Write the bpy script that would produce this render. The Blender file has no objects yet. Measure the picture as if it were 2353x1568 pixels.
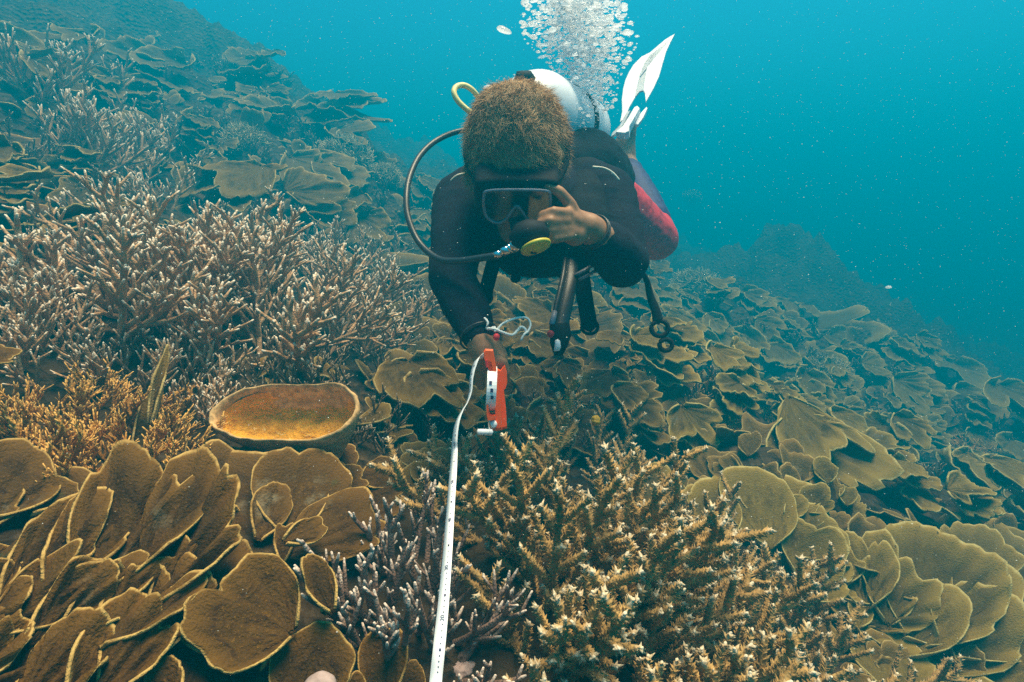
import bpy, math, random
import numpy as np
from mathutils import Vector, Matrix

# ------------------------------------------------------------------ camera, world, sun, exposure
scene = bpy.context.scene
COL = scene.collection
PITCH = math.radians(14.0)
CP, SP = math.cos(PITCH), math.sin(PITCH)
FPX = 1307.2                      # focal length in units of a 2353 x 1568 frame
cam_d = bpy.data.cameras.new('camera')
cam_d.lens = 20.0
cam_d.sensor_width = 36.0
cam_d.clip_start = 0.02
cam_d.clip_end = 500
cam = bpy.data.objects.new('camera', cam_d)
cam.rotation_euler = (math.pi / 2 - PITCH, 0, 0)
COL.objects.link(cam)
scene.camera = cam

SUN_EL, SUN_AZ = math.radians(79), math.radians(62)      # almost overhead, a little to the right; spread wide by the water surface
world = bpy.data.worlds.new('World')
scene.world = world
world.use_nodes = True
wn, wl = world.node_tree.nodes, world.node_tree.links
wn.clear()
sky = wn.new('ShaderNodeTexSky')
sky.sky_type = 'NISHITA'
sky.sun_disc = False
sky.sun_elevation = SUN_EL
sky.sun_rotation = SUN_AZ
tint = wn.new('ShaderNodeMix')
tint.data_type = 'RGBA'
tint.blend_type = 'MULTIPLY'
tint.inputs[0].default_value = 1.0
tint.inputs[7].default_value = (0.20, 0.80, 1.0, 1)
bg = wn.new('ShaderNodeBackground')
bg.inputs[1].default_value = 0.06
wo = wn.new('ShaderNodeOutputWorld')
wl.new(sky.outputs[0], tint.inputs[6])
wl.new(tint.outputs[2], bg.inputs[0])
wl.new(bg.outputs[0], wo.inputs[0])

sun_d = bpy.data.lights.new('sun', 'SUN')
sun_d.energy = 5.0
sun_d.angle = math.radians(32)
sun_d.color = (1.0, 0.79, 0.50)
sun = bpy.data.objects.new('sun', sun_d)
sdir = Vector((math.sin(SUN_AZ) * math.cos(SUN_EL), math.cos(SUN_AZ) * math.cos(SUN_EL), math.sin(SUN_EL)))
sun.rotation_euler = (-sdir).to_track_quat('-Z', 'Y').to_euler()
sun.location = (0, 0, 12)
COL.objects.link(sun)

scene.view_settings.view_transform = 'Standard'
scene.view_settings.look = 'None'
scene.view_settings.exposure = 1.6
scene.view_settings.gamma = 1.0
scene.cycles.volume_bounces = 1
scene.cycles.use_denoising = False            # the photograph is grainy too
scene.cycles.max_bounces = 6
scene.cycles.transparent_max_bounces = 8

# ------------------------------------------------------------------ helpers
A3 = lambda *a: np.array(a, float)
RT = A3(1, 0, 0)
UPC = A3(0, SP, CP)               # camera up
FWD = A3(0, CP, -SP)              # camera forward
ZUP = A3(0, 0, 1)


def P(u, v, d):
    """World point seen at (u, v) of a 2353 x 1568 frame, d metres in front of the camera."""
    return RT * ((u - 1176.5) / FPX * d) + UPC * ((784 - v) / FPX * d) + FWD * d


def nrm(v):
    v = np.asarray(v, float)
    return v / (np.linalg.norm(v, axis=-1, keepdims=True) + 1e-12)


def _hash(ix, iy, iz, seed):
    h = (ix * 374761393 + iy * 668265263 + iz * 2147483647 + seed * 1274126177) & 0xffffffff
    h = ((h ^ (h >> 13)) * 1274126177) & 0xffffffff
    h = ((h ^ (h >> 16)) * 2246822519) & 0xffffffff
    return ((h ^ (h >> 15)) & 0xffffff) / float(0xffffff)


def noise3(p, seed=0):
    """Value noise in [-1, 1] at the rows of p."""
    p = np.asarray(p, float)
    i = np.floor(p).astype(np.int64)
    f = p - i
    f = f * f * (3 - 2 * f)
    r = 0
    for dx in (0, 1):
        for dy in (0, 1):
            for dz in (0, 1):
                w = (f[..., 0] if dx else 1 - f[..., 0]) * (f[..., 1] if dy else 1 - f[..., 1]) * (f[..., 2] if dz else 1 - f[..., 2])
                r = r + w * _hash(i[..., 0] + dx, i[..., 1] + dy, i[..., 2] + dz, seed)
    return r * 2 - 1


def fbm(p, seed=0, oct=4):
    s, a, r = 1.0, 1.0, 0
    for k in range(oct):
        r = r + a * noise3(np.asarray(p) * s, seed + k * 17)
        s *= 2.03
        a *= 0.5
    return r


class MB:
    """Collects vertices, faces and per-vertex attributes, then links them as one mesh object."""

    def __init__(self):
        self.V, self.Q, self.T, self.t, self.pl, self.mq, self.mt, self.n = [], [], [], [], [], [], [], 0

    def add(self, V, quads=None, tris=None, t=0.0, pl=None, mat=0):
        V = np.asarray(V, float).reshape(-1, 3)
        m = len(V)
        self.V.append(V)
        self.t.append(np.broadcast_to(np.asarray(t, float), (m,)))
        self.pl.append(np.zeros((m, 3)) if pl is None else np.asarray(pl, float).reshape(-1, 3))
        if quads is not None and len(quads):
            q = np.asarray(quads, np.int64) + self.n
            self.Q.append(q)
            self.mq.append(np.full(len(q), mat))
        if tris is not None and len(tris):
            q = np.asarray(tris, np.int64) + self.n
            self.T.append(q)
            self.mt.append(np.full(len(q), mat))
        self.n += m

    def tube(self, pts, rad, sides=6, t=0.0, mat=0, cap=True, closed=False, squash=1.0, ref=None):
        pts = np.asarray(pts, float)
        n = len(pts)
        rad = np.broadcast_to(np.asarray(rad, float), (n,))
        t = np.broadcast_to(np.asarray(t, float), (n,))
        tg = np.gradient(pts, axis=0) if not closed else np.roll(pts, -1, 0) - np.roll(pts, 1, 0)
        tg = nrm(tg)
        if ref is None:
            ref = A3(0.31, 0.17, 0.93)
            if abs(tg.mean(0) @ ref) > 0.85 * np.linalg.norm(tg.mean(0)):
                ref = A3(0.95, -0.2, 0.1)
        u = nrm(np.cross(tg, ref))
        w = np.cross(tg, u)
        a = np.linspace(0, 2 * math.pi, sides, endpoint=False)
        ring = u[:, None, :] * np.cos(a)[None, :, None] + w[:, None, :] * (np.sin(a) * squash)[None, :, None]
        V = (pts[:, None, :] + ring * rad[:, None, None]).reshape(-1, 3)
        i = np.arange(n if closed else n - 1)[:, None]
        j = np.arange(sides)[None, :]
        i2 = (i + 1) % n
        j2 = (j + 1) % sides
        q = np.stack(np.broadcast_arrays(i * sides + j, i * sides + j2, i2 * sides + j2, i2 * sides + j), -1).reshape(-1, 4)
        tr = []
        tt = np.repeat(t, sides)
        if cap and not closed:
            V = np.vstack([V, pts[:1] - tg[:1] * rad[0] * 0.4, pts[-1:] + tg[-1:] * rad[-1] * 0.7])
            tt = np.concatenate([tt, t[:1], t[-1:]])
            k0, k1, b = n * sides, n * sides + 1, (n - 1) * sides
            tr = [(k0, (k + 1) % sides, k) for k in range(sides)] + [(k1, b + k, b + (k + 1) % sides) for k in range(sides)]
        self.add(V, q, tr, tt, mat=mat)

    def ellipsoid(self, c, ax, rad, nu=20, nv=12, mat=0, t=0.0):
        """ax: three unit axes (rows), rad: three radii."""
        ax = np.asarray(ax, float)
        th = np.linspace(0, math.pi, nv + 1)[1:-1]
        ph = np.linspace(0, 2 * math.pi, nu, endpoint=False)
        T, F = np.meshgrid(th, ph, indexing='ij')
        L = np.stack([np.sin(T) * np.cos(F) * rad[0], np.sin(T) * np.sin(F) * rad[1], np.cos(T) * rad[2]], -1).reshape(-1, 3)
        L = np.vstack([L, [[0, 0, rad[2]], [0, 0, -rad[2]]]])
        m = nv - 1
        q = [(i * nu + j, (i + 1) * nu + j, (i + 1) * nu + (j + 1) % nu, i * nu + (j + 1) % nu) for i in range(m - 1) for j in range(nu)]
        a, b = m * nu, m * nu + 1
        tr = [(a, j, (j + 1) % nu) for j in range(nu)] + [(b, (m - 1) * nu + (j + 1) % nu, (m - 1) * nu + j) for j in range(nu)]
        self.add(np.asarray(c) + L @ ax, q, tr, t, mat=mat)

    def prism(self, pts2, o, ax, ay, depth, mat=0, bev=0.0):
        """A closed outline in the plane (o, ax, ay), extruded by depth along ax x ay on both sides equally."""
        p = np.asarray(pts2, float)
        n = len(p)
        nz = nrm(np.cross(ax, ay))
        c = p.mean(0)
        q = c + (p - c) * (1 - bev)
        lay = [(q, depth / 2), (p, depth / 2 * (1 - min(0.6, bev * 6))), (p, -depth / 2 * (1 - min(0.6, bev * 6))), (q, -depth / 2)] if bev else [(p, depth / 2), (p, -depth / 2)]
        V = np.vstack([np.asarray(o) + a[:, :1] * np.asarray(ax) + a[:, 1:] * np.asarray(ay) + nz * h for a, h in lay])
        k = len(lay)
        qd = [((l + 1) * n + i, (l + 1) * n + (i + 1) % n, l * n + (i + 1) % n, l * n + i) for l in range(k - 1) for i in range(n)]
        V = np.vstack([V, np.asarray(o) + c[0] * np.asarray(ax) + c[1] * np.asarray(ay) + nz * lay[0][1],
                       np.asarray(o) + c[0] * np.asarray(ax) + c[1] * np.asarray(ay) + nz * lay[-1][1]])
        a0, a1 = k * n, k * n + 1
        tr = [(a0, i, (i + 1) % n) for i in range(n)] + [(a1, (k - 1) * n + (i + 1) % n, (k - 1) * n + i) for i in range(n)]
        self.add(V, qd, tr, mat=mat)

    def mesh(self, name, smooth=True):
        me = bpy.data.meshes.new(name)
        V = np.vstack(self.V)
        Q = np.vstack(self.Q) if self.Q else np.zeros((0, 4), int)
        T = np.vstack(self.T) if self.T else np.zeros((0, 3), int)
        me.vertices.add(len(V))
        me.vertices.foreach_set('co', V.ravel())
        nl = len(Q) * 4 + len(T) * 3
        me.loops.add(nl)
        me.loops.foreach_set('vertex_index', np.concatenate([Q.ravel(), T.ravel()]).astype(np.int32))
        me.polygons.add(len(Q) + len(T))
        st = np.concatenate([np.arange(len(Q)) * 4, len(Q) * 4 + np.arange(len(T)) * 3]).astype(np.int32)
        me.polygons.foreach_set('loop_start', st)
        me.polygons.foreach_set('loop_total', np.concatenate([np.full(len(Q), 4), np.full(len(T), 3)]).astype(np.int32))
        mi = np.concatenate((self.mq or [np.zeros(0)]) + (self.mt or [np.zeros(0)])).astype(np.int32)
        me.polygons.foreach_set('material_index', mi)
        me.polygons.foreach_set('use_smooth', np.full(len(mi), smooth))
        at = me.attributes.new('tip', 'FLOAT', 'POINT')
        at.data.foreach_set('value', np.concatenate(self.t).astype(np.float32))
        at = me.attributes.new('pl', 'FLOAT_VECTOR', 'POINT')
        at.data.foreach_set('vector', np.vstack(self.pl).astype(np.float32).ravel())
        me.update()
        me.validate()
        return me

    def build(self, name, mats, parent=None, smooth=True):
        me = self.mesh(name, smooth)
        for m in (mats if isinstance(mats, (list, tuple)) else [mats]):
            me.materials.append(m)
        return link(name, me, parent)


def link(name, data, parent=None):
    o = bpy.data.objects.new(name, data)
    COL.objects.link(o)
    if parent is not None:
        o.parent = parent
        loc = A3(0, 0, 0)
        q = parent
        while q is not None:
            loc = loc + np.array(q.location)
            q = q.parent
        o.location = Vector(-loc)          # meshes are written in world coordinates
    return o


def tag(o, label=None, cat=None, group=None, kind=None):
    for k, v in (('label', label), ('category', cat), ('group', group), ('kind', kind)):
        if v:
            o[k] = v
    return o


def thing(name, loc, label, cat, group=None):
    o = bpy.data.objects.new(name, None)
    o.empty_display_size = 0.05
    o.location = Vector(loc)
    COL.objects.link(o)
    return tag(o, label, cat, group)


def spline(pts, n=40, closed=False):
    """Catmull-Rom through pts."""
    p = np.asarray(pts, float)
    k = len(p)
    out = []
    segs = k if closed else k - 1
    for s in np.linspace(0, segs, n, endpoint=not closed):
        i = min(int(s), segs - 1)
        f = s - i
        g = (lambda j: p[j % k]) if closed else (lambda j: p[min(max(j, 0), k - 1)])
        a, b, c, d = g(i - 1), g(i), g(i + 1), g(i + 2)
        out.append(0.5 * (2 * b + (c - a) * f + (2 * a - 5 * b + 4 * c - d) * f * f + (3 * b - a - 3 * c + d) * f ** 3))
    return np.array(out)


# ------------------------------------------------------------------ materials
MATS = {}


def new_mat(name):
    m = bpy.data.materials.new(name)
    m.use_nodes = True
    MATS[name] = m
    nt = m.node_tree
    return m, nt.nodes, nt.links, nt.nodes['Principled BSDF']


def node(ns, kind, **kw):
    n = ns.new(kind)
    for k, v in kw.items():
        setattr(n, k, v)
    return n


def mixc(ns, ls, fac, a, b, mode='MIX'):
    m = node(ns, 'ShaderNodeMix', data_type='RGBA', blend_type=mode)
    for sock, v in ((m.inputs[0], fac), (m.inputs[6], a), (m.inputs[7], b)):
        if hasattr(v, 'is_output'):
            ls.new(v, sock)
        else:
            sock.default_value = v if isinstance(v, (int, float)) else (*v, 1)
    return m.outputs[2]


def ramp(ns, ls, src, a, b):
    m = node(ns, 'ShaderNodeMapRange', interpolation_type='SMOOTHSTEP')
    ls.new(src, m.inputs[0])
    m.inputs[1].default_value = a
    m.inputs[2].default_value = b
    return m.outputs[0]


def tex(ns, ls, kind, scale, vec=None, detail=3.0, rough=0.55):
    t = ns.new(kind)
    t.inputs['Scale'].default_value = scale
    if 'Detail' in t.inputs and kind == 'ShaderNodeTexNoise':
        t.inputs['Detail'].default_value = detail
        t.inputs['Roughness'].default_value = rough
    if vec is not None:
        ls.new(vec, t.inputs['Vector'])
    return t


def bump(ns, ls, bsdf, h, strength, dist):
    b = ns.new('ShaderNodeBump')
    b.inputs['Strength'].default_value = strength
    b.inputs['Distance'].default_value = dist
    ls.new(h, b.inputs['Height'])
    ls.new(b.outputs[0], bsdf.inputs['Normal'])


def geo_pos(ns):
    return ns.new('ShaderNodeNewGeometry').outputs['Position']


def plain(name, col, rough=0.5, metal=0.0, var=0.25, scale=40.0, spec=0.4, bmp=0.0):
    m, ns, ls, b = new_mat(name)
    t = tex(ns, ls, 'ShaderNodeTexNoise', scale, geo_pos(ns), 4)
    dark = tuple(c * (1 - var) for c in col)
    lite = tuple(min(1, c * (1 + var * 0.6)) for c in col)
    ls.new(mixc(ns, ls, ramp(ns, ls, t.outputs[0], 0.3, 0.7), dark, lite), b.inputs['Base Color'])
    b.inputs['Roughness'].default_value = rough
    b.inputs['Metallic'].default_value = metal
    b.inputs['Specular IOR Level'].default_value = spec
    if bmp:
        bump(ns, ls, b, t.outputs[0], 0.5, bmp)
    return m


def branch_mat(name, base, deep, tipc, t0=0.62, t1=0.98):
    m, ns, ls, b = new_mat(name)
    pos = geo_pos(ns)
    n1 = tex(ns, ls, 'ShaderNodeTexNoise', 28, pos, 4)
    n2 = tex(ns, ls, 'ShaderNodeTexVoronoi', 260, pos)
    at = node(ns, 'ShaderNodeAttribute', attribute_name='tip')
    c = mixc(ns, ls, ramp(ns, ls, n1.outputs[0], 0.35, 0.68), deep, base)
    c = mixc(ns, ls, ramp(ns, ls, at.outputs['Fac'], t0, t1), c, tipc)
    ls.new(c, b.inputs['Base Color'])
    b.inputs['Roughness'].default_value = 0.75
    b.inputs['Specular IOR Level'].default_value = 0.2
    bump(ns, ls, b, n2.outputs[0], 0.6, 0.0025)
    return m


def plate_mat(name, base, deep, rim):
    m, ns, ls, b = new_mat(name)
    at = node(ns, 'ShaderNodeAttribute', attribute_name='pl')
    sep = ns.new('ShaderNodeSeparateXYZ')
    ls.new(at.outputs['Vector'], sep.inputs[0])
    mp = ns.new('ShaderNodeMapping')
    mp.inputs['Scale'].default_value = (95, 7, 1)
    ls.new(at.outputs['Vector'], mp.inputs[0])
    st = tex(ns, ls, 'ShaderNodeTexNoise', 1.0, mp.outputs[0], 3)
    mp2 = ns.new('ShaderNodeMapping')
    mp2.inputs['Scale'].default_value = (2, 16, 1)
    ls.new(at.outputs['Vector'], mp2.inputs[0])
    band = tex(ns, ls, 'ShaderNodeTexNoise', 1.0, mp2.outputs[0], 2)
    pos = geo_pos(ns)
    sp = tex(ns, ls, 'ShaderNodeTexNoise', 300, pos, 2)
    blot = tex(ns, ls, 'ShaderNodeTexNoise', 14, pos, 4)
    oi = ns.new('ShaderNodeObjectInfo')
    c = mixc(ns, ls, ramp(ns, ls, st.outputs[0], 0.32, 0.68), deep, base)
    c = mixc(ns, ls, ramp(ns, ls, band.outputs[0], 0.62, 0.40), c, tuple(x * 0.72 for x in base))
    c = mixc(ns, ls, ramp(ns, ls, blot.outputs[0], 0.55, 0.75), c, tuple(x * 0.55 for x in deep))
    c = mixc(ns, ls, ramp(ns, ls, sp.outputs[0], 0.60, 0.75), c, tuple(min(1, x * 1.7) for x in base))
    silt = tex(ns, ls, 'ShaderNodeTexNoise', 9, pos, 5, 0.65)
    c = mixc(ns, ls, ramp(ns, ls, silt.outputs[0], 0.60, 0.72), c, (0.15, 0.115, 0.065))
    alg = tex(ns, ls, 'ShaderNodeTexNoise', 17, pos, 4, 0.6)
    c = mixc(ns, ls, ramp(ns, ls, alg.outputs[0], 0.66, 0.76), c, (0.045, 0.05, 0.018))
    pol = tex(ns, ls, 'ShaderNodeTexVoronoi', 330, pos)
    c = mixc(ns, ls, ramp(ns, ls, pol.outputs[0], 0.20, 0.05), c, tuple(min(1, x * 1.9) for x in base))
    hv = ns.new('ShaderNodeHueSaturation')
    ls.new(c, hv.inputs['Color'])
    vr = node(ns, 'ShaderNodeMapRange')
    ls.new(oi.outputs['Random'], vr.inputs[0])
    vr.inputs[3].default_value = 0.72
    vr.inputs[4].default_value = 1.25
    ls.new(vr.outputs[0], hv.inputs['Value'])
    # jagged pale growing margin
    wob = node(ns, 'ShaderNodeMath', operation='MULTIPLY_ADD')
    ls.new(st.outputs[0], wob.inputs[0])
    wob.inputs[1].default_value = 0.03
    ls.new(sep.outputs[1], wob.inputs[2])
    c = mixc(ns, ls, ramp(ns, ls, sep.outputs[1], 0.70, 1.0), hv.outputs[0], tuple(min(1, x * 1.55) for x in base))  # glow of light through the thin edge, painted as a lighter band
    worn = tex(ns, ls, 'ShaderNodeTexNoise', 38, pos, 3)
    wm = node(ns, 'ShaderNodeMath', operation='MULTIPLY')
    ls.new(ramp(ns, ls, wob.outputs[0], 0.984, 1.012), wm.inputs[0])
    ls.new(ramp(ns, ls, worn.outputs[0], 0.22, 0.60), wm.inputs[1])
    c = mixc(ns, ls, wm.outputs[0], c, rim)
    ls.new(c, b.inputs['Base Color'])
    b.inputs['Roughness'].default_value = 0.8
    b.inputs['Specular IOR Level'].default_value = 0.15
    ad = node(ns, 'ShaderNodeMath', operation='ADD')
    ls.new(st.outputs[0], ad.inputs[0])
    ls.new(sp.outputs[0], ad.inputs[1])
    bump(ns, ls, b, ad.outputs[0], 0.7, 0.004)
    return m


# tan and brown living coral, pale growing edges and tips
M_PL_ORANGE = plate_mat('plate_coral_amber', (0.082, 0.039, 0.005), (0.028, 0.012, 0.002), (0.50, 0.32, 0.10))
M_PL_OLIVE = plate_mat('plate_coral_olive', (0.115, 0.068, 0.012), (0.045, 0.027, 0.006), (0.42, 0.31, 0.12))
M_PL_GREEN = plate_mat('plate_coral_yellow_olive', (0.160, 0.105, 0.018), (0.070, 0.046, 0.009), (0.46, 0.37, 0.14))
M_BR_FRONT = branch_mat('bottlebrush_coral', (0.50, 0.315, 0.110), (0.29, 0.180, 0.062), (0.74, 0.64, 0.47), 0.50, 1.08)
M_BR_LEFT = branch_mat('staghorn_coral', (0.56, 0.33, 0.165), (0.33, 0.19, 0.095), (0.86, 0.74, 0.58), 0.50, 1.10)
M_BR_COVER = branch_mat('small_branch_coral', (0.22, 0.135, 0.07), (0.10, 0.06, 0.032), (0.55, 0.45, 0.33), 0.5, 1.1)
M_BR_PINK = branch_mat('finger_coral', (0.32, 0.20, 0.15), (0.14, 0.085, 0.065), (0.74, 0.60, 0.50), 0.55, 1.05)
M_BR_GOLD = branch_mat('golden_branch_coral', (0.52, 0.235, 0.028), (0.26, 0.11, 0.014), (0.80, 0.45, 0.12), 0.45, 1.05)
M_BR_FUZZ = branch_mat('soft_coral', (0.34, 0.25, 0.11), (0.18, 0.12, 0.05), (0.60, 0.50, 0.30), 0.3, 1.0)


def reef_mat():
    m, ns, ls, b = new_mat('reef_rock')
    pos = geo_pos(ns)
    a = tex(ns, ls, 'ShaderNodeTexNoise', 3.1, pos, 6, 0.62)
    d = tex(ns, ls, 'ShaderNodeTexNoise', 22, pos, 5, 0.6)
    v = tex(ns, ls, 'ShaderNodeTexVoronoi', 34, pos)
    c = mixc(ns, ls, ramp(ns, ls, a.outputs[0], 0.35, 0.65), (0.022, 0.014, 0.008), (0.070, 0.044, 0.020))
    c = mixc(ns, ls, ramp(ns, ls, d.outputs[0], 0.50, 0.75), c, (0.12, 0.08, 0.042))
    c = mixc(ns, ls, ramp(ns, ls, v.outputs[0], 0.28, 0.02), c, (0.02, 0.014, 0.010))
    ls.new(c, b.inputs['Base Color'])
    b.inputs['Roughness'].default_value = 0.95
    b.inputs['Specular IOR Level'].default_value = 0.1
    ad = node(ns, 'ShaderNodeMath', operation='ADD')
    ls.new(d.outputs[0], ad.inputs[0])
    ls.new(v.outputs[0], ad.inputs[1])
    bump(ns, ls, b, ad.outputs[0], 1.0, 0.03)
    return m


M_REEF = reef_mat()
M_SUIT = plain('black_neoprene', (0.010, 0.010, 0.020), 0.9, spec=0.12, bmp=0.0015, scale=160)
M_VEST = plain('black_nylon', (0.009, 0.009, 0.014), 0.85, spec=0.12, bmp=0.001, scale=220)
M_RED = plain('red_neoprene', (0.55, 0.02, 0.045), 0.7, scale=60)
M_NAVY = plain('navy_neoprene', (0.015, 0.022, 0.11), 0.7, scale=60)
M_SKIN = plain('brown_skin', (0.36, 0.17, 0.08), 0.55, var=0.2, scale=70, bmp=0.0008)
M_HAIR = plain('brown_hair', (0.50, 0.31, 0.14), 0.7, var=0.2, scale=300)
M_BLACK = plain('black_rubber', (0.011, 0.011, 0.014), 0.7, spec=0.15)
M_HOSE = plain('hose_rubber', (0.03, 0.03, 0.034), 0.4)
M_TANK = plain('white_tank_paint', (0.72, 0.75, 0.80), 0.4, var=0.12, scale=18)
M_METAL = plain('chrome', (0.75, 0.76, 0.78), 0.2, 1.0, 0.1)
M_GREY = plain('grey_plastic', (0.25, 0.26, 0.32), 0.45)
M_YELLOW = plain('yellow_plastic', (0.62, 0.50, 0.04), 0.45, var=0.15)
M_PALEYEL = plain('pale_yellow_hose', (0.85, 0.70, 0.28), 0.45, var=0.12)
M_WHITE = plain('white_plastic', (0.85, 0.85, 0.86), 0.4, var=0.06)
M_FIN = plain('white_fin', (0.88, 0.89, 0.92), 0.45, var=0.06)
M_FINGREY = plain('grey_fin_panel', (0.36, 0.42, 0.48), 0.35, var=0.15)
M_ORANGE = plain('orange_plastic', (1.0, 0.10, 0.0), 0.5, var=0.08)
M_TAPE = plain('white_tape', (0.96, 0.96, 0.97), 0.4, var=0.03)
M_INK = plain('tape_ink', (0.03, 0.02, 0.10), 0.6)
M_REDINK = plain('red_ink', (0.65, 0.02, 0.03), 0.6)
M_CORD = plain('white_cord', (0.80, 0.78, 0.74), 0.8, var=0.2, scale=400)
M_PIPING = plain('pale_piping', (0.62, 0.62, 0.52), 0.6)
M_SPONGE_OUT = plain('sponge_wall', (0.56, 0.35, 0.15), 0.95, var=0.4, scale=90, bmp=0.004)
M_LENS, _ns, _ls, _b = new_mat('mask_lens')
_b.inputs['Base Color'].default_value = (0.26, 0.26, 0.25, 1)
_b.inputs['Metallic'].default_value = 1.0
_t = tex(_ns, _ls, 'ShaderNodeTexNoise', 60, geo_pos(_ns), 2)
_mr = node(_ns, 'ShaderNodeMapRange')
_ls.new(_t.outputs[0], _mr.inputs[0])
_mr.inputs[3].default_value = 0.04
_mr.inputs[4].default_value = 0.22
_ls.new(_mr.outputs[0], _b.inputs['Roughness'])


def sponge_in_mat():
    m, ns, ls, b = new_mat('sponge_floor')
    pos = geo_pos(ns)
    a = tex(ns, ls, 'ShaderNodeTexNoise', 45, pos, 5, 0.65)
    d = tex(ns, ls, 'ShaderNodeTexNoise', 160, pos, 3, 0.6)
    c = mixc(ns, ls, ramp(ns, ls, a.outputs[0], 0.35, 0.65), (0.56, 0.26, 0.016), (0.90, 0.43, 0.028))
    c = mixc(ns, ls, ramp(ns, ls, d.outputs[0], 0.60, 0.72), c, (0.80, 0.55, 0.22))
    ls.new(c, b.inputs['Base Color'])
    b.inputs['Roughness'].default_value = 0.9
    ad = node(ns, 'ShaderNodeMath', operation='ADD')
    ls.new(a.outputs[0], ad.inputs[0])
    ls.new(d.outputs[0], ad.inputs[1])
    bump(ns, ls, b, ad.outputs[0], 1.0, 0.008)
    return m


M_SPONGE_IN = sponge_in_mat()
M_BUBBLE, _ns, _ls, _b = new_mat('air_bubble')
_b.inputs['Base Color'].default_value = (0.95, 0.96, 0.98, 1)
_b.inputs['Roughness'].default_value = 0.15
_b.inputs['Specular IOR Level'].default_value = 0.8
_tr = _ns.new('ShaderNodeBsdfTranslucent')
_tr.inputs['Color'].default_value = (0.95, 0.96, 0.98, 1)
_mx = _ns.new('ShaderNodeMixShader')
_mx.inputs[0].default_value = 0.75
_ls.new(_b.outputs[0], _mx.inputs[1])
_ls.new(_tr.outputs[0], _mx.inputs[2])
_ls.new(_mx.outputs[0], _ns['Material Output'].inputs['Surface'])
M_SPECK = plain('plankton', (0.80, 0.80, 0.74), 0.8, var=0.3)

# ------------------------------------------------------------------ the reef slope
BUMPS = []       # (x, y, radius, height)


def base_h(x, y):
    s = np.where(x < 1, -0.412 * x, -0.412 - 0.30 * (x - 1))
    s = np.where(x < -5, 2.06 + 0.22 * (-5 - x), s)
    s = np.where(x < -9, 2.94, s)
    s = np.where(x > 9, -2.812 - 0.08 * (x - 9), s)
    h = -0.649 + s + 0.08 * np.clip(y - 2, 0, 10)
    return h


def bump_at(u, v, d, r, k=1.0):
    """Raise the slope so that it passes through the point seen at (u, v), d metres off."""
    p = P(u, v, d)
    BUMPS.append((p[0], p[1], r, k * (p[2] - float(base_h(np.array(p[0]), np.array(p[1]))))))


bump_at(2230, 1290, 1.75, 0.55)
bump_at(1900, 1180, 1.55, 0.40)
bump_at(1640, 700, 5.0, 1.3)
bump_at(1560, 900, 2.2, 0.5)
bump_at(2060, 800, 5.2, 1.5)
bump_at(1850, 575, 7.0, 1.0)
bump_at(200, 0, 5.2, 2.0)
bump_at(540, 150, 5.4, 1.4)
bump_at(250, 1000, 0.95, 0.30)
bump_at(120, 1350, 0.62, 0.28)
bump_at(520, 700, 1.50, 0.42)
bump_at(1350, 1230, 0.93, 0.30)
bump_at(300, 380, 2.7, 0.7)
bump_at(800, 390, 4.6, 0.9)


def H(x, y, fine=True):
    x = np.asarray(x, float)
    y = np.asarray(y, float)
    h = base_h(x, y)
    for bx, by, r, k in BUMPS:
        h = h + k * np.exp(-((x - bx) ** 2 + (y - by) ** 2) / (r * r))
    r = np.sqrt(x * x + y * y)
    p = np.stack([x, y, x * 0], -1)
    g = np.clip((r - 0.3) / 2.5, 0.25, 1.3)
    n = fbm(p * 0.9 + 5.3, 3, 3) * 0.17 + np.abs(fbm(p * 2.7, 9, 3)) * 0.13 - 0.08
    if fine:
        n = n + fbm(p * 9.0, 21, 3) * 0.04
    n = n * g
    deep = 1.0 + np.clip((r - 4) / 4, 0, 1) * 0.5
    h = h + n * deep
    return np.where(h > 1.9, 1.9 + 0.6 * np.tanh((h - 1.9) / 0.9), h)


def hit(u, v, tmax=14.0):
    """Where the view through (u, v) meets the slope; returns the point and its depth."""
    t = np.concatenate([np.linspace(0.2, 3, 500), np.linspace(3.01, tmax, 500)])
    d = P(u, v, 1.0)
    q = t[:, None] * d[None, :]
    below = q[:, 2] < H(q[:, 0], q[:, 1])
    i = int(np.argmax(below)) if below.any() else len(t) - 1
    return q[i], t[i]


def Nt(p):
    e = 0.12
    x, y = p[0], p[1]
    hx = (H(x + e, y, False) - H(x - e, y, False)) / (2 * e)
    hy = (H(x, y + e, False) - H(x, y - e, False)) / (2 * e)
    return nrm(A3(-float(hx), -float(hy), 1))


rad = np.concatenate([[0.12], np.geomspace(0.25, 12, 300), np.geomspace(12.6, 70, 30)])
front = np.linspace(-58, 58, 430)
back = np.linspace(62, 298, 48)
ang = np.radians(np.concatenate([front, back]))
Rr, Aa = np.meshgrid(rad, ang, indexing='ij')
X, Y = Rr * np.sin(Aa), Rr * np.cos(Aa)
Z = H(X, Y)
nr, na = len(rad), len(ang)
mb = MB()
i, j = np.meshgrid(np.arange(nr - 1), np.arange(na), indexing='ij')
j2 = (j + 1) % na
quads = np.stack([i * na + j, i * na + j2, (i + 1) * na + j2, (i + 1) * na + j], -1).reshape(-1, 4)[:, ::-1]
tri = [(nr * na, (k + 1) % na, k) for k in range(na)][::-1]
Vt = np.stack([X, Y, Z], -1).reshape(-1, 3)
Vt = np.vstack([Vt, [[0, 0, float(Z[0].mean())]]])
mb.add(Vt, quads, tri)
tag(mb.build('reef_slope', M_REEF), 'dark rocky reef slope falling away to the lower right', 'seabed', kind='structure')

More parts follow.
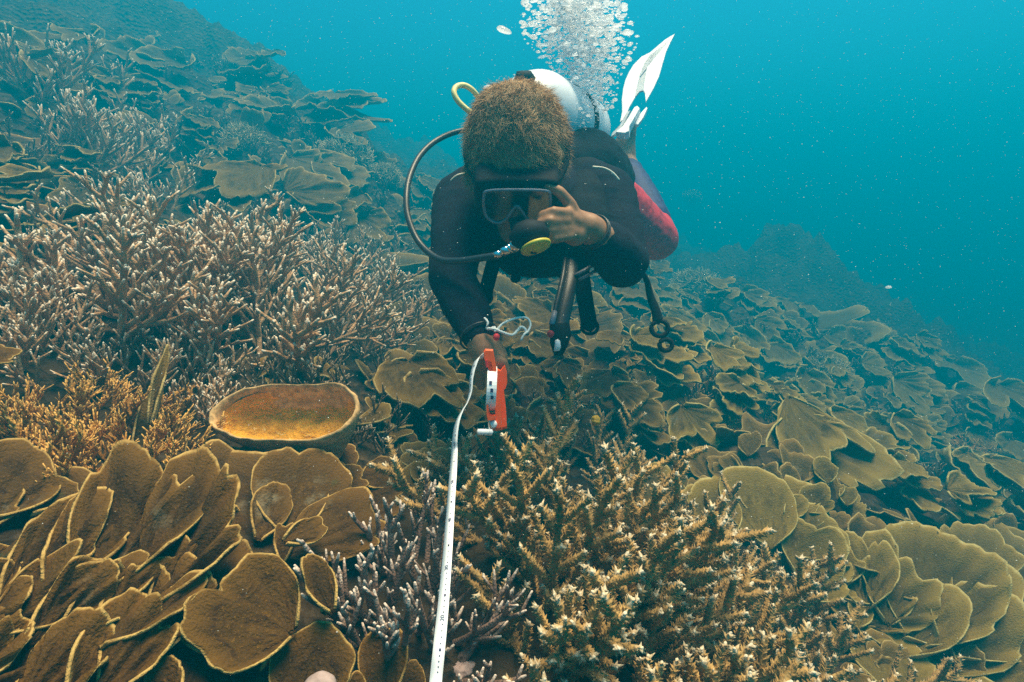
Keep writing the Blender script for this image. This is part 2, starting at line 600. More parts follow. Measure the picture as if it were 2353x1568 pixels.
# ------------------------------------------------------------------ plate corals
def plate_mesh(mb, base, tip, n, half, seed, p=0.32, wav=0.028, curl=0.10, rough=0.0, lob=0.10, thick=0.0027, na=44, nr=14, cup=0.0, mat=0):
    """One fan-shaped plate: it grows from base to tip, its upper face along n, half the opening angle in degrees."""
    rs = random.Random(seed)
    g = tip - base
    n = nrm(n - g * (n @ g) / (g @ g))
    L = np.linalg.norm(g)
    g = g / L
    s = np.cross(g, n)
    p = max(p, 0.48)
    half = min(half * 1.22, 88)
    A = math.radians(half)
    a = np.linspace(-1, 1, na)
    q = np.stack([a * 3.1 * max(0.6, half / 60), np.full(na, seed * 1.37), np.zeros(na)], -1)
    R = np.clip(np.cos(a * math.pi / 2), 0, 1) ** p
    R = np.maximum(R, 0.10)
    aw = a * A * rs.uniform(1.5, 2.6) + 0.55 * noise3(q * 1.3, seed + 2) + rs.uniform(0, 3)
    scal = (1 - np.abs(np.sin(aw))) ** 3                     # rounded lobes with narrow notches between
    fine = (1 - np.abs(np.sin(aw * 2.7 + noise3(q * 2.1, seed + 8)))) ** 3
    R = R * (1 + 1.3 * lob * noise3(q * 1.1, seed) - (0.06 + 1.1 * lob) * scal - 0.45 * lob * fine + 0.012 * noise3(q * 14, seed + 9))
    R = R / R[na // 2 - 3: na // 2 + 4].mean()
    r = np.linspace(0.03, 1, nr) ** 0.85
    RR, AA = np.meshgrid(r, a, indexing='ij')
    rad_ = RR * R[None, :] * L
    x = rad_ * np.sin(AA * A)
    y = rad_ * np.cos(AA * A)
    ph = rs.uniform(0, 6.28)
    k = rs.uniform(2.0, 3.6)
    z = L * (curl * RR ** 2.2 + wav * RR ** 2 * np.sin(AA * k * max(1, half / 50) + ph) + cup * AA ** 2 * RR)
    z = z + L * wav * 0.3 * RR ** 2 * noise3(np.stack([AA * 5, RR * 2, AA * 0 + seed], -1), seed + 3)
    if rough:
        z = z + rough * fbm(np.stack([AA * A * L * 60, y * 13, x * 0 + seed], -1), seed + 7, 3) * np.minimum(1, RR * 2)
    top = base + x[..., None] * s + y[..., None] * g + z[..., None] * n
    th = thick * (1.5 - 0.5 * RR)
    du = np.gradient(top, axis=0)
    dv = np.gradient(top, axis=1)
    nn = nrm(np.cross(du, dv))
    nn = np.where((nn @ n)[..., None] < 0, -nn, nn)
    bot = top - nn * th[..., None]
    V = np.concatenate([top.reshape(-1, 3), bot.reshape(-1, 3)])
    m = na * nr
    i, j = np.meshgrid(np.arange(nr - 1), np.arange(na - 1), indexing='ij')
    qt = np.stack([i * na + j, (i + 1) * na + j, (i + 1) * na + j + 1, i * na + j + 1], -1).reshape(-1, 4)
    qb = qt[:, ::-1] + m
    e = np.arange(na - 1)
    o = (nr - 1) * na
    qe = np.stack([o + e, o + e + m, o + e + 1 + m, o + e + 1], -1)
    e2 = np.arange(nr - 1)
    qs0 = np.stack([e2 * na, e2 * na + m, (e2 + 1) * na + m, (e2 + 1) * na], -1)
    qs1 = np.stack([e2 * na + na - 1, (e2 + 1) * na + na - 1, (e2 + 1) * na + na - 1 + m, e2 * na + na - 1 + m], -1)
    # distance to the margin counts at the sides too
    edge = np.maximum(RR, 0)
    side = 1 - (1 - np.abs(AA)) * RR * R[None, :] * A * 1.15
    edge = np.maximum(edge, np.where(RR > 0.62, side, 0))
    pl = np.stack([AA * A * L * 0.6 / 0.1 * 0.1 + seed * 0.37, edge, RR], -1).reshape(-1, 3)
    mb.add(V, np.vstack([qt, qb, qe, qs0, qs1]), pl=np.vstack([pl, pl]), mat=mat)


def to_plane(u, v, o, n):
    d = P(u, v, 1.0)
    den = d @ n
    if abs(den) < 0.08:
        den = 0.08 * (1 if den > 0 else -1)
    return d * ((o @ n) / den)


def plate_at(parent, mat, bu, bv, tu, tv, half, seed, face='lean', dz=0.018, name='plate', depth=None, **kw):
    kw.setdefault('rough', 0.0035)
    b, d = hit(bu, bv)
    if depth is not None:
        b = P(bu, bv, depth)
        d = depth
    nt = Nt(b)
    view = -nrm(b)
    if isinstance(face, str):
        w = {'lean': (0.45, 0.62, 0.35), 'stand': (0.15, 0.95, 0.15), 'table': (0.55, 0.16, 0.75), 'flat': (0.75, 0.35, 0.3)}[face]
        jr = random.Random(seed + 5)
        n = nrm(nt * w[0] + view * w[1] + ZUP * w[2] + RT * jr.uniform(-0.28, 0.28) + FWD * jr.uniform(-0.15, 0.18))
    else:
        n = nrm(RT * face[0] + UPC * face[1] - FWD * face[2])
    b = b + nt * dz
    tip = to_plane(tu, tv, b, n)
    mb = MB()
    plate_mesh(mb, b - nrm(tip - b) * 0.015, tip, n, half, seed, **kw)
    return mb.build(name, mat, parent)


def colony(label, mat, rows, name='plate_coral', group=None, cat='coral'):
    """rows: (base u, base v, tip u, tip v, half angle, face, options)"""
    b, d = hit(rows[0][0], rows[0][1])
    t = thing(name, b, label, cat, group)
    for k, r in enumerate(rows):
        kw = dict(r[6]) if len(r) > 6 else {}
        sd_ = int(r[0] * 7 + r[3] * 3 + k) % 997
        plate_at(t, mat, r[0], r[1], r[2], r[3], r[4], seed=sd_, face=r[5], **kw)
        if r[5] == 'lean' and d < 2.2 and r[4] >= 40:
            rr = random.Random(sd_)
            kw2 = dict(kw)
            kw2.update(dz=-0.004, lob=0.13, wav=0.05)
            ox, sx = rr.uniform(-0.5, 0.5) * abs(r[3] - r[1]), rr.choice((-1, 1)) * rr.uniform(0.25, 0.75) * abs(r[3] - r[1])
            plate_at(t, mat, r[0] + ox, r[1] + 25, r[2] + ox + sx, r[3] + rr.uniform(10, 45), min(70, r[4] + 12), seed=sd_ + 211, face='lean', **kw2)
    return t


OR, OL, GR = M_PL_ORANGE, M_PL_OLIVE, M_PL_GREEN
RG = dict(rough=0.010)
# lower left, below the cup sponge
colony('large rounded amber plate coral just below the cup sponge, smaller lobes behind', OR, [
    (655, 1245, 708, 1048, 46, 'lean', dict(p=0.25, lob=0.06, wav=0.03)),
    (560, 1195, 545, 1036, 48, 'lean', dict(lob=0.14)),
    (730, 1100, 806, 1032, 45, 'lean'),
    (745, 1150, 832, 1095, 38, 'lean'),
    (590, 1160, 520, 1065, 30, 'lean', dict(lob=0.16))])
colony('small single amber plate coral standing right of the large rounded one', OR, [(838, 1128, 916, 1082, 46, 'lean', dict(p=0.3))])
colony('dark brown plate coral with a ragged upper edge, just above the pinkish finger coral', OR, [
    (655, 1290, 862, 1165, 38, 'lean', dict(p=0.28, curl=-0.02)),
    (590, 1250, 640, 1120, 30, 'lean'),
    (650, 1310, 745, 1208, 32, 'lean', dict(dz=0.05)),
    (640, 1300, 655, 1215, 20, 'lean')])
LR = dict(rough=0.015, lob=0.16, wav=0.06)
colony('wide rough brown plate coral with knobbly streaked faces and torn rims', OR, [
    (215, 1400, 385, 1098, 34, 'lean', LR), (320, 1440, 525, 1112, 32, 'lean', LR), (130, 1390, 262, 1158, 26, 'lean', LR),
    (345, 1480, 560, 1250, 34, 'lean', LR), (230, 1500, 430, 1285, 32, 'lean', LR), (160, 1480, 345, 1322, 28, 'lean', LR)])
colony('broad smooth brown plate coral cut by the left border under the golden branches', OR, [
    (-60, 1210, 20, 1024, 62, 'lean', dict(p=0.25, wav=0.03)),
    (70, 1200, 140, 1080, 50, 'lean', dict(p=0.25))])
colony('long brown plate coral with a straight slanting pale rim, left of the rough streaked plates', OR, [
    (30, 1410, 240, 1140, 28, 'lean', dict(lob=0.12, rough=0.008)), (-70, 1390, 80, 1230, 34, 'lean', LR), (-10, 1480, 180, 1318, 30, 'lean', LR),
    (-110, 1500, 50, 1335, 36, 'lean', LR), (90, 1490, 255, 1310, 28, 'lean', LR)])
colony('streaky orange brown plate coral filling the bottom left corner', OR, [
    (-90, 1640, 110, 1465, 38, 'lean', LR), (40, 1680, 240, 1432, 32, 'lean', LR), (180, 1660, 362, 1380, 28, 'lean', LR),
    (-130, 1600, 30, 1415, 36, 'lean', LR), (250, 1600, 400, 1352, 26, 'lean', LR)])
colony('big dark brown plate coral with a notched outline and glowing left rim', OR, [
    (610, 1505, 465, 1372, 60, 'lean', dict(dz=0.045, lob=0.15, wav=0.05)),
    (600, 1450, 552, 1328, 46, 'lean', dict(dz=0.035)),
    (570, 1390, 592, 1288, 48, 'lean', dict(dz=0.05, curl=0.02)),
    (455, 1500, 428, 1410, 30, 'lean')])
colony('tall upright amber plate coral with a rounded top, right of the big notched one', OR, [
    (695, 1480, 702, 1280, 27, 'stand', dict(wav=0.02, dz=0.075)),
    (710, 1470, 765, 1372, 32, 'stand', dict(dz=0.07))])
colony('bright rimmed fan of amber plate coral at the bottom, tallest beside the white tape', OR, [
    (680, 1640, 745, 1434, 50, 'stand', dict(p=0.3, lob=0.05, wav=0.03)),
    (860, 1640, 884, 1448, 27, 'stand', dict(p=0.18, lob=0.06)),
    (925, 1640, 950, 1520, 30, 'stand'),
    (800, 1640, 822, 1545, 25, 'stand')])
colony('small amber plate coral lobe at the bottom, left of the bright rimmed fan', OR, [(372, 1640, 378, 1510, 28, 'stand', dict(p=0.2))])
# middle, around the reel
colony('tan plate coral with scalloped cups along its rim, right of the cup sponge', OL, [
    (925, 985, 925, 905, 62, 'table', dict(lob=0.2, wav=0.10)),
    (880, 950, 865, 905, 55, 'lean'), (975, 960, 985, 915, 40, 'lean')])
colony('thin brown plate coral with a clean pale right edge, left of the hanging tape', OL, [
    (950, 930, 1032, 850, 52, 'lean', dict(p=0.22)), (905, 890, 958, 832, 40, 'table'), (930, 830, 966, 795, 45, 'lean')])
colony('domed tan plate coral at the right end of the big staghorn thicket', OL, [
    (905, 775, 920, 700, 50, 'lean', dict(p=0.3)), (960, 790, 995, 742, 48, 'table'), (1045, 810, 1012, 748, 40, 'lean')])
colony('pair of dark round plate corals left of the tape, below the scalloped one', OL, [
    (965, 1090, 945, 1020, 52, 'lean'), (1010, 1090, 990, 1022, 42, 'lean', dict(p=0.25)), (1000, 1130, 975, 1062, 45, 'lean')])
colony('round brown plate coral directly behind the lower end of the orange reel', OL, [(1140, 1000, 1185, 930, 58, 'stand', dict(p=0.3))])
colony('cluster of small cupped plate corals right of the orange reel', OL, [
    (1215, 905, 1195, 845, 46, 'lean'), (1230, 890, 1240, 842, 44, 'table'), (1265, 905, 1268, 862, 55, 'lean', dict(wav=0.1)),
    (1225, 930, 1260, 888, 60, 'table', dict(lob=0.2))])
colony('two overlapping oval plate corals below the hanging gauge', OL, [
    (1300, 890, 1335, 848, 50, 'lean', dict(p=0.25)), (1345, 900, 1366, 858, 44, 'lean', dict(p=0.25))])
colony('flat brown plate coral half sunk in the top of the bottlebrush coral', OL, [(1275, 1035, 1285, 965, 58, 'lean', dict(p=0.25))])
colony('thin wide plate coral with a pale front line under the gauge console', OL, [
    (1330, 845, 1355, 785, 60, 'table', dict(lob=0.15)), (1385, 820, 1400, 798, 40, 'lean')])
colony('wavy plate coral behind the wrist, below the white cord', OL, [(1190, 850, 1205, 790, 60, 'table', dict(lob=0.18)), (1120, 790, 1150, 745, 40, 'lean')])
colony('yellowish plate coral lobe seen between the hanging vest straps', GR, [(1345, 725, 1375, 680, 50, 'lean'), (1330, 745, 1372, 712, 38, 'lean')])
colony('pale domed plate coral behind the bent arm, below the left strap', OL, [(1165, 735, 1150, 640, 48, 'lean', dict(p=0.3)), (1200, 690, 1220, 650, 45, 'lean')])
colony('wide hazy plate coral left of the bent arm, crossed by the black hose', OL, [
    (880, 640, 900, 595, 66, 'table', dict(lob=0.1)), (965, 620, 972, 572, 45, 'lean'), (840, 580, 830, 535, 60, 'table')])
# right
colony('large olive plate coral with a long slanting rim behind the bottlebrush coral', GR, [
    (1755, 1260, 1712, 1082, 50, 'lean', dict(p=0.22, wav=0.03, lob=0.07)),
    (1660, 1250, 1610, 1108, 42, 'lean', dict(p=0.25)),
    (1800, 1190, 1850, 1150, 30, 'lean')])
colony('olive plate coral overhanging a dark hollow, right of the bottlebrush coral', GR, [
    (1815, 1275, 1895, 1185, 52, 'lean', dict(p=0.25)),
    (1830, 1330, 1905, 1240, 55, 'table', dict(wav=0.08)),
    (1850, 1385, 1915, 1300, 40, 'lean')])
colony('rounded olive plate coral behind the right side of the bottlebrush tips', GR, [
    (1485, 1165, 1525, 1072, 46, 'lean', dict(p=0.25)), (1560, 1150, 1545, 1110, 40, 'lean')])
colony('low domed olive plate coral with small bumps on its back', OL, [(1645, 1115, 1628, 1034, 60, 'lean', dict(p=0.3, rough=0.004))])
colony('oval olive plate coral below the yellow soft coral clump', GR, [(1852, 1175, 1895, 1118, 50, 'lean', dict(p=0.25)), (1890, 1110, 1890, 1052, 42, 'lean'), (1935, 1160, 1948, 1120, 40, 'lean')])
STEP = (0.16, 0.80, 0.58)
colony('stepped plate coral drawn as long pale wavy rim lines on the right', OL, [
    (1935, 1040, 1945, 1092, 62, STEP, dict(lob=0.14)), (2000, 1068, 2010, 1122, 62, STEP, dict(lob=0.14)), (2070, 1085, 2085, 1140, 62, STEP, dict(lob=0.16)),
    (2150, 1085, 2165, 1142, 58, STEP, dict(lob=0.16)), (2215, 1080, 2240, 1122, 50, STEP, dict(lob=0.14)),
    (1960, 1008, 1985, 1060, 60, STEP, dict(lob=0.14)), (2040, 1030, 2060, 1086, 60, STEP, dict(lob=0.14)), (2105, 1030, 2128, 1078, 52, STEP, dict(lob=0.1)),
    (2010, 985, 2030, 1030, 56, STEP, dict(lob=0.14)), (2080, 990, 2100, 1036, 50, STEP)])
colony('dim plate coral shelf on the far right slope above the stepped rim lines', OL, [
    (2170, 985, 2180, 940, 50, 'lean'), (2230, 1010, 2250, 962, 55, 'table'), (2300, 1040, 2310, 990, 55, 'lean'), (2120, 945, 2130, 905, 50, 'table')])
colony('pale table shaped plate corals far off on the right skyline', OL, [
    (1800, 760, 1830, 724, 60, 'lean'), (1870, 770, 1890, 738, 60, 'table'), (1760, 745, 1770, 715, 50, 'lean')])
colony('broken whitish plate coral pieces lying on the hazy right slope', GR, [
    (1940, 905, 1965, 868, 40, 'lean', dict(lob=0.3)), (1990, 930, 2010, 890, 42, 'lean', dict(lob=0.3)), (1930, 885, 1950, 845, 36, 'lean', dict(lob=0.3)), (2060, 925, 2075, 880, 50, 'lean')])
colony('big rough yellow olive plate coral with radial streaks at the lower right', GR, [
    (2090, 1480, 2190, 1250, 44, 'lean', dict(p=0.2, rough=0.011, lob=0.1)),
    (2150, 1500, 2310, 1330, 40, 'lean', dict(p=0.2, rough=0.010)),
    (2070, 1420, 2075, 1240, 30, 'lean', dict(rough=0.010)),
    (2200, 1560, 2310, 1450, 45, 'lean', dict(rough=0.010))])
colony('lumpy yellow plate coral left of the big rough one at the lower right', GR, [
    (1975, 1400, 1975, 1245, 42, 'lean', dict(rough=0.012, lob=0.16)),
    (2030, 1430, 2035, 1290, 40, 'lean', dict(rough=0.012)),
    (1930, 1340, 1945, 1262, 40, 'lean', dict(lob=0.2))])
colony('smooth olive plate coral with a rounded end at the right border', GR, [
    (2235, 1300, 2180, 1184, 54, 'lean', dict(p=0.25)), (2330, 1310, 2310, 1215, 48, 'lean'), (2090, 1250, 2075, 1196, 44, 'lean')])
colony('brown plate coral with a pale slanting rim over a dark gap at the bottom right', GR, [
    (2020, 1600, 2070, 1480, 60, 'table', dict(p=0.2)), (2130, 1640, 2150, 1530, 50, 'lean', dict(rough=0.008)),
    (1960, 1440, 1975, 1380, 36, 'lean')])
colony('small olive plate coral lobes in the bottom right corner', GR, [
    (2300, 1640, 2315, 1520, 40, 'lean'), (2240, 1580, 2262, 1492, 32, 'lean'), (2330, 1480, 2330, 1385, 50, 'lean', RG)])
colony('amber plate coral lobe at the bottom edge under the bottlebrush coral', OR, [(1720, 1640, 1735, 1530, 50, 'stand')])
colony('ridge of small ruffled plate corals below the dangling regulator hose', OL, [
    (1490, 905, 1478, 858, 40, 'lean', dict(lob=0.2)), (1530, 910, 1530, 858, 45, 'lean', dict(lob=0.25, wav=0.12)), (1570, 915, 1578, 862, 36, 'lean', dict(lob=0.2)),
    (1590, 945, 1602, 905, 45, 'lean', dict(lob=0.2)), (1625, 985, 1645, 945, 45, 'lean', dict(lob=0.2)), (1550, 960, 1530, 925, 50, 'table'), (1720, 1050, 1722, 998, 42, 'lean')])
# upper left
colony('flat layered plate coral tables high on the left of the slope', OL, [
    (470, 375, 470, 338, 80, 'table', dict(p=0.3, dz=0.08)), (440, 330, 455, 300, 76, 'table', dict(p=0.3, dz=0.05)), (590, 400, 590, 378, 70, 'table', dict(p=0.3)),
    (450, 345, 450, 318, 70, 'table', dict(dz=0.12))])
colony('dim curled plate corals at the left border below the hazy staghorn', OR, [
    (60, 385, 45, 328, 55, 'table'), (120, 400, 115, 366, 60, 'table'), (30, 520, 60, 470, 60, 'table'), (120, 545, 150, 500, 55, 'table'), (20, 450, 15, 405, 55, 'table')])
colony('amber plate coral tip poking in at the left border beside the golden branches', OR, [(-35, 850, 32, 822, 60, 'flat', dict(depth=0.75))])
colony('twisted upright brown plate coral blade between golden branches and the cup sponge', OL, [
    (345, 1010, 385, 795, 5, 'stand', dict(p=0.6, lob=0.3, depth=0.92, rough=0.012, wav=0.1)), (300, 1090, 352, 930, 12, 'stand', dict(lob=0.3, depth=0.90)), (405, 1090, 408, 965, 16, 'stand', dict(lob=0.3, depth=0.95))])

# ------------------------------------------------------------------ branching corals
def cones(mb, pts, rad, rs, step, clen, crad, tips, fwd=0.7):
    """Corallites: small pointed cups all along a branch."""
    seg = np.linalg.norm(np.diff(pts, axis=0), axis=1)
    L = seg.sum()
    nring = max(2, int(L / step))
    per = 6
    cum = np.concatenate([[0], np.cumsum(seg)])
    s = (np.repeat(np.arange(nring), per) + rs.random(nring * per)) / nring * L * 0.97
    c = np.stack([np.interp(s, cum, pts[:, k]) for k in range(3)], -1)
    tg = np.gradient(pts, axis=0)
    tg = nrm(np.stack([np.interp(s, cum, tg[:, k]) for k in range(3)], -1))
    r = np.interp(s, cum, rad)
    tt = np.interp(s, cum, tips)
    a = rs.random(len(s)) * 6.283
    u = nrm(np.cross(tg, A3(0.31, 0.17, 0.93)))
    w = np.cross(tg, u)
    ro = u * np.cos(a)[:, None] + w * np.sin(a)[:, None]
    ta = -u * np.sin(a)[:, None] + w * np.cos(a)[:, None]
    d = nrm(ro * 0.75 + tg * fwd)
    b = c + ro * (r * 0.8)[:, None]
    cl = clen * (0.6 + 0.8 * rs.random(len(s)))
    ap = b + d * cl[:, None]
    p1 = b + ta * crad
    p2 = b - ta * crad
    p3 = b + np.cross(d, ta) * crad
    V = np.stack([p1, p2, p3, ap], 1).reshape(-1, 3)
    k = np.arange(len(s))[:, None] * 4
    T = np.vstack([k + [0, 1, 3], k + [1, 2, 3], k + [2, 0, 3]])
    t4 = np.stack([tt * 0.8, tt * 0.8, tt * 0.8, np.minimum(1, tt + 0.03)], 1).ravel()
    mb.add(V, None, T, t4)


def stalk(p, d, L, bend, rs, n=7, wig=0.12):
    pts = [np.array(p, float)]
    d = nrm(d)
    for k in range(n - 1):
        d = nrm(d + bend / n + rs.normal(0, wig / n ** 0.5, 3) * 0.5)
        pts.append(pts[-1] + d * L / (n - 1))
    return np.array(pts)


def make_branch(mb, p, d, L, r, rs, nsub, sub_len, up, tip0=0.25, corallite=0.0, level2=0, sides=6, splay=0.8, step=0.006, subr=0.72):
    main = stalk(p, d, L, up * 0.55, rs, 8)
    rr = r * np.array([1, 0.98, 0.95, 0.9, 0.84, 0.76, 0.62, 0.34])
    tv = np.clip(1 - (1 - np.linspace(0, 1, 8)) * L / max(0.02, tip0 * 0.1), 0, 1)
    mb.tube(main, rr, sides, tv)
    if corallite:
        cones(mb, main, rr, rs, step, corallite, corallite * 0.45, tv)
    tg = nrm(np.gradient(main, axis=0))
    ga = rs.random() * 6.28
    for k in range(nsub):
        s = 0.16 + 0.82 * (k + rs.random() * 0.8) / nsub
        f = s * 7
        i = min(6, int(f))
        b = main[i] + (main[i + 1] - main[i]) * (f - i)
        t = tg[i]
        ga += 2.4 + rs.normal(0, 0.3)
        u = nrm(np.cross(t, A3(0.2, 0.5, 0.84)))
        ro = u * math.cos(ga) + np.cross(t, u) * math.sin(ga)
        dd = nrm(t * 0.75 + ro * splay + up * 0.25)
        sl = sub_len * (0.55 + 0.75 * rs.random()) * (1.15 - 0.6 * s)
        sub = stalk(b, dd, sl, up * 0.5, rs, 5)
        sr = r * subr * np.array([1, 0.95, 0.85, 0.70, 0.34])
        st = np.clip(1 - (1 - np.linspace(0, 1, 5)) * sl / (tip0 * 0.1), 0, 1)
        mb.tube(sub, sr, max(5, sides - 1), st)
        if corallite:
            cones(mb, sub, sr, rs, step, corallite, corallite * 0.45, st)
        for q in range(level2):
            f2 = (0.3 + 0.6 * (q + rs.random()) / level2) * 4
            i2 = min(3, int(f2))
            b2 = sub[i2] + (sub[i2 + 1] - sub[i2]) * (f2 - i2)
            t2 = nrm(sub[i2 + 1] - sub[i2])
            ga += 2.1
            u2 = nrm(np.cross(t2, A3(0.3, 0.5, 0.8)))
            d2 = nrm(t2 * 0.8 + (u2 * math.cos(ga) + np.cross(t2, u2) * math.sin(ga)) * 0.7 + up * 0.2)
            l2 = sl * (0.3 + 0.3 * rs.random())
            s2 = stalk(b2, d2, l2, up * 0.3, rs, 4)
            v2 = np.clip(1 - (1 - np.linspace(0, 1, 4)) * l2 / (tip0 * 0.08), 0, 1)
            mb.tube(s2, sr[0] * 0.75 * np.linspace(1, 0.5, 4), 5, v2)
            if corallite:
                cones(mb, s2, sr[0] * 0.75 * np.linspace(1, 0.5, 4), rs, step, corallite, corallite * 0.45, v2)


def thicket(name, label, mat, spots, L, r, nsub, sub_len, seed, spread=0.9, per=1, group=None, sink=0.02, lean=(0, 0, 0), **kw):
    """One branching colony; each main stem with its side branches is a mesh of its own under the colony."""
    rs = np.random.default_rng(seed)
    roots = [hit(u, v)[0] for u, v in spots]
    c = np.mean(roots, 0)
    t = thing(name, roots[0], label, 'coral', group)
    core = max(np.linalg.norm(q - c) for q in roots) + 1e-3
    for q in roots:
        up = nrm(Nt(q) * 0.35 + ZUP * 0.8 + A3(*lean))
        out = (q - c) / core
        for k in range(per):
            a = rs.random() * 6.283
            e1 = nrm(np.cross(up, A3(1, 0.2, 0)))
            e2 = np.cross(up, e1)
            tilt = spread * (rs.random() ** 0.6)
            d = up * math.cos(tilt) + (e1 * math.cos(a) + e2 * math.sin(a)) * math.sin(tilt) + out * 0.45
            p = q + (e1 * math.cos(a) + e2 * math.sin(a)) * 0.02 - up * sink
            mb = MB()
            make_branch(mb, p, d, L * (0.6 + 0.6 * rs.random()), r * (0.85 + 0.3 * rs.random()), rs, nsub, sub_len, up, **kw)
            mb.build('branch', mat, t)
    return t


def spots_in(poly, n, seed):
    rs = random.Random(seed)
    xs = [p[0] for p in poly]
    ys = [p[1] for p in poly]
    out = []
    while len(out) < n:
        best = None
        for _ in range(12):
            x, y = rs.uniform(min(xs), max(xs)), rs.uniform(min(ys), max(ys))
            c = False
            for i in range(len(poly)):
                (x1, y1), (x2, y2) = poly[i], poly[i - 1]
                if (y1 > y) != (y2 > y) and x < (x2 - x1) * (y - y1) / (y2 - y1) + x1:
                    c = not c
            if c:
                m = min([math.hypot(x - a, y - b) for a, b in out] or [9e9])
                if best is None or m > best[0]:
                    best = (m, x, y)
        if best:
            out.append(best[1:])
    return out


thicket('bottlebrush_coral', 'big bristly tan branching coral with white tips in the foreground, right of the tape', M_BR_FRONT,
        spots_in([(1110, 1120), (1200, 1080), (1370, 1080), (1500, 1190), (1560, 1290), (1760, 1400), (1960, 1580), (1900, 1700), (1290, 1700), (1240, 1500), (1175, 1260)], 108, 4),
        0.225, 0.0058, 11, 0.086, 11, spread=1.1, corallite=0.0066, tip0=0.26, step=0.0060, splay=0.9, subr=0.9)
thicket('staghorn_coral', 'huge grey brown staghorn coral thicket with pale tips filling the left middle', M_BR_LEFT,
        spots_in([(180, 700), (330, 650), (520, 590), (720, 610), (880, 720), (900, 830), (800, 850), (560, 840), (330, 810), (200, 770)], 98, 5),
        0.27, 0.0070, 10, 0.095, 12, spread=1.15, tip0=0.32, level2=3, sides=6, splay=0.85, subr=0.80)
thicket('finger_coral', 'small pinkish coral with smooth upright fingers, left of the white tape', M_BR_PINK,
        spots_in([(830, 1330), (960, 1290), (1040, 1400), (1040, 1600), (930, 1560), (850, 1450)], 34, 6),
        0.13, 0.0050, 5, 0.055, 13, spread=0.8, tip0=0.40, sides=7, splay=0.55, level2=1)
thicket('golden_branch_coral', 'fine golden orange branching coral at the left border', M_BR_GOLD,
        spots_in([(-20, 960), (160, 930), (330, 960), (420, 1040), (300, 1120), (-20, 1100)], 84, 7),
        0.085, 0.0030, 10, 0.040, 14, spread=1.1, tip0=0.35, sides=5, level2=2)
thicket('staghorn_coral', 'hazy staghorn coral with whitish tips high on the left slope', M_BR_LEFT,
        spots_in([(120, 320), (200, 290), (330, 350), (400, 400), (330, 440), (200, 400)], 40, 8),
        0.24, 0.0085, 9, 0.10, 15, spread=1.0, tip0=0.5, sides=5, level2=1)
thicket('staghorn_coral', 'brown staghorn sprig at the left border level with the thicket', M_BR_LEFT,
        spots_in([(-30, 690), (60, 690), (90, 740), (-20, 740)], 10, 9),
        0.11, 0.0055, 9, 0.07, 16, spread=1.1, tip0=0.3, sides=5, level2=1)
thicket('staghorn_coral', 'small dark staghorn clump between the cup sponge and the left thicket', M_BR_LEFT,
        spots_in([(420, 930), (490, 930), (460, 1010), (400, 1010)], 12, 10),
        0.09, 0.0040, 6, 0.045, 17, spread=1.0, tip0=0.2, sides=5, level2=1)
thicket('staghorn_coral', 'low pale tipped staghorn patch just behind the big left thicket', M_BR_LEFT,
        spots_in([(640, 560), (760, 560), (920, 600), (900, 640), (700, 620)], 26, 18),
        0.17, 0.0060, 8, 0.08, 18, spread=1.0, tip0=0.3, sides=5, level2=1)
thicket('bottlebrush_coral', 'small bristly coral sprig standing alone right of the reel cluster', M_BR_FRONT,
        spots_in([(1300, 960), (1360, 940), (1370, 980), (1310, 1000)], 9, 19),
        0.10, 0.0042, 7, 0.04, 19, spread=0.9, corallite=0.005, tip0=0.2, step=0.008)
thicket('bottlebrush_coral', 'bristly coral clump under the crank of the reel, left end of the tan coral', M_BR_FRONT,
        spots_in([(990, 1190), (1090, 1110), (1150, 1110), (1120, 1160), (1000, 1230)], 13, 20),
        0.085, 0.0044, 7, 0.042, 20, spread=1.0, corallite=0.0045, tip0=0.18, step=0.007)


def fuzz(label, u, v, rpx, n, seed, mat=M_BR_FUZZ, rise=0.5):
    """A rounded soft coral: many fine arms out of one low mound."""
    rs = np.random.default_rng(seed)
    p, d = hit(u, v)
    R = rpx / FPX * d
    t = thing('soft_coral', p, label, 'coral')
    nt = nrm(Nt(p) * 0.4 + ZUP * 0.7)
    m = MB()
    e1 = nrm(np.cross(nt, A3(1, 0, 0)))
    m.ellipsoid(p, [e1, np.cross(nt, e1), nt], (R * 0.74, R * 0.74, R * 0.52))
    m.build('mound', mat, t)
    f = MB()
    for k in range(n * 3):
        dd = nrm(rs.normal(0, 1, 3) + nt * 0.5)
        e = e1 * (dd @ e1) * 0.72 + np.cross(nt, e1) * (dd @ np.cross(nt, e1)) * 0.72 + nt * (dd @ nt) * 0.5
        st = stalk(p + e * R, dd + rs.normal(0, 0.45, 3), R * (0.12 + 0.26 * rs.random()), nt * rise, rs, 5, 1.5)
        f.tube(st, R * 0.022 * np.linspace(1, 0.5, 5), 4, np.linspace(0.2, 1, 5), cap=False)
    tag(f.build('arms', mat, t), kind='stuff')


thicket('staghorn_coral', 'faint staghorn coral patch near the top left corner, half lost in haze', M_BR_LEFT,
        spots_in([(20, 190), (160, 170), (260, 250), (60, 260)], 18, 41), 0.28, 0.010, 7, 0.12, 41, spread=1.0, tip0=0.5, sides=5, level2=1)
thicket('staghorn_coral', 'staghorn coral strip under the layered tables on the left slope', M_BR_LEFT,
        spots_in([(230, 500), (400, 450), (420, 500), (260, 560)], 18, 42), 0.17, 0.007, 8, 0.08, 42, spread=1.0, tip0=0.4, sides=5, level2=1)
thicket('staghorn_coral', 'dark staghorn coral band between the golden branches and the left thicket', M_BR_LEFT,
        spots_in([(-20, 790), (150, 800), (330, 860), (460, 880), (420, 910), (250, 890), (-20, 850)], 34, 44), 0.13, 0.0050, 8, 0.06, 44, spread=1.1, tip0=0.2, sides=5, level2=1)
fuzz('pale feathery soft coral bush in the haze between the left thicket and the diver', 790, 370, 75, 420, 31)
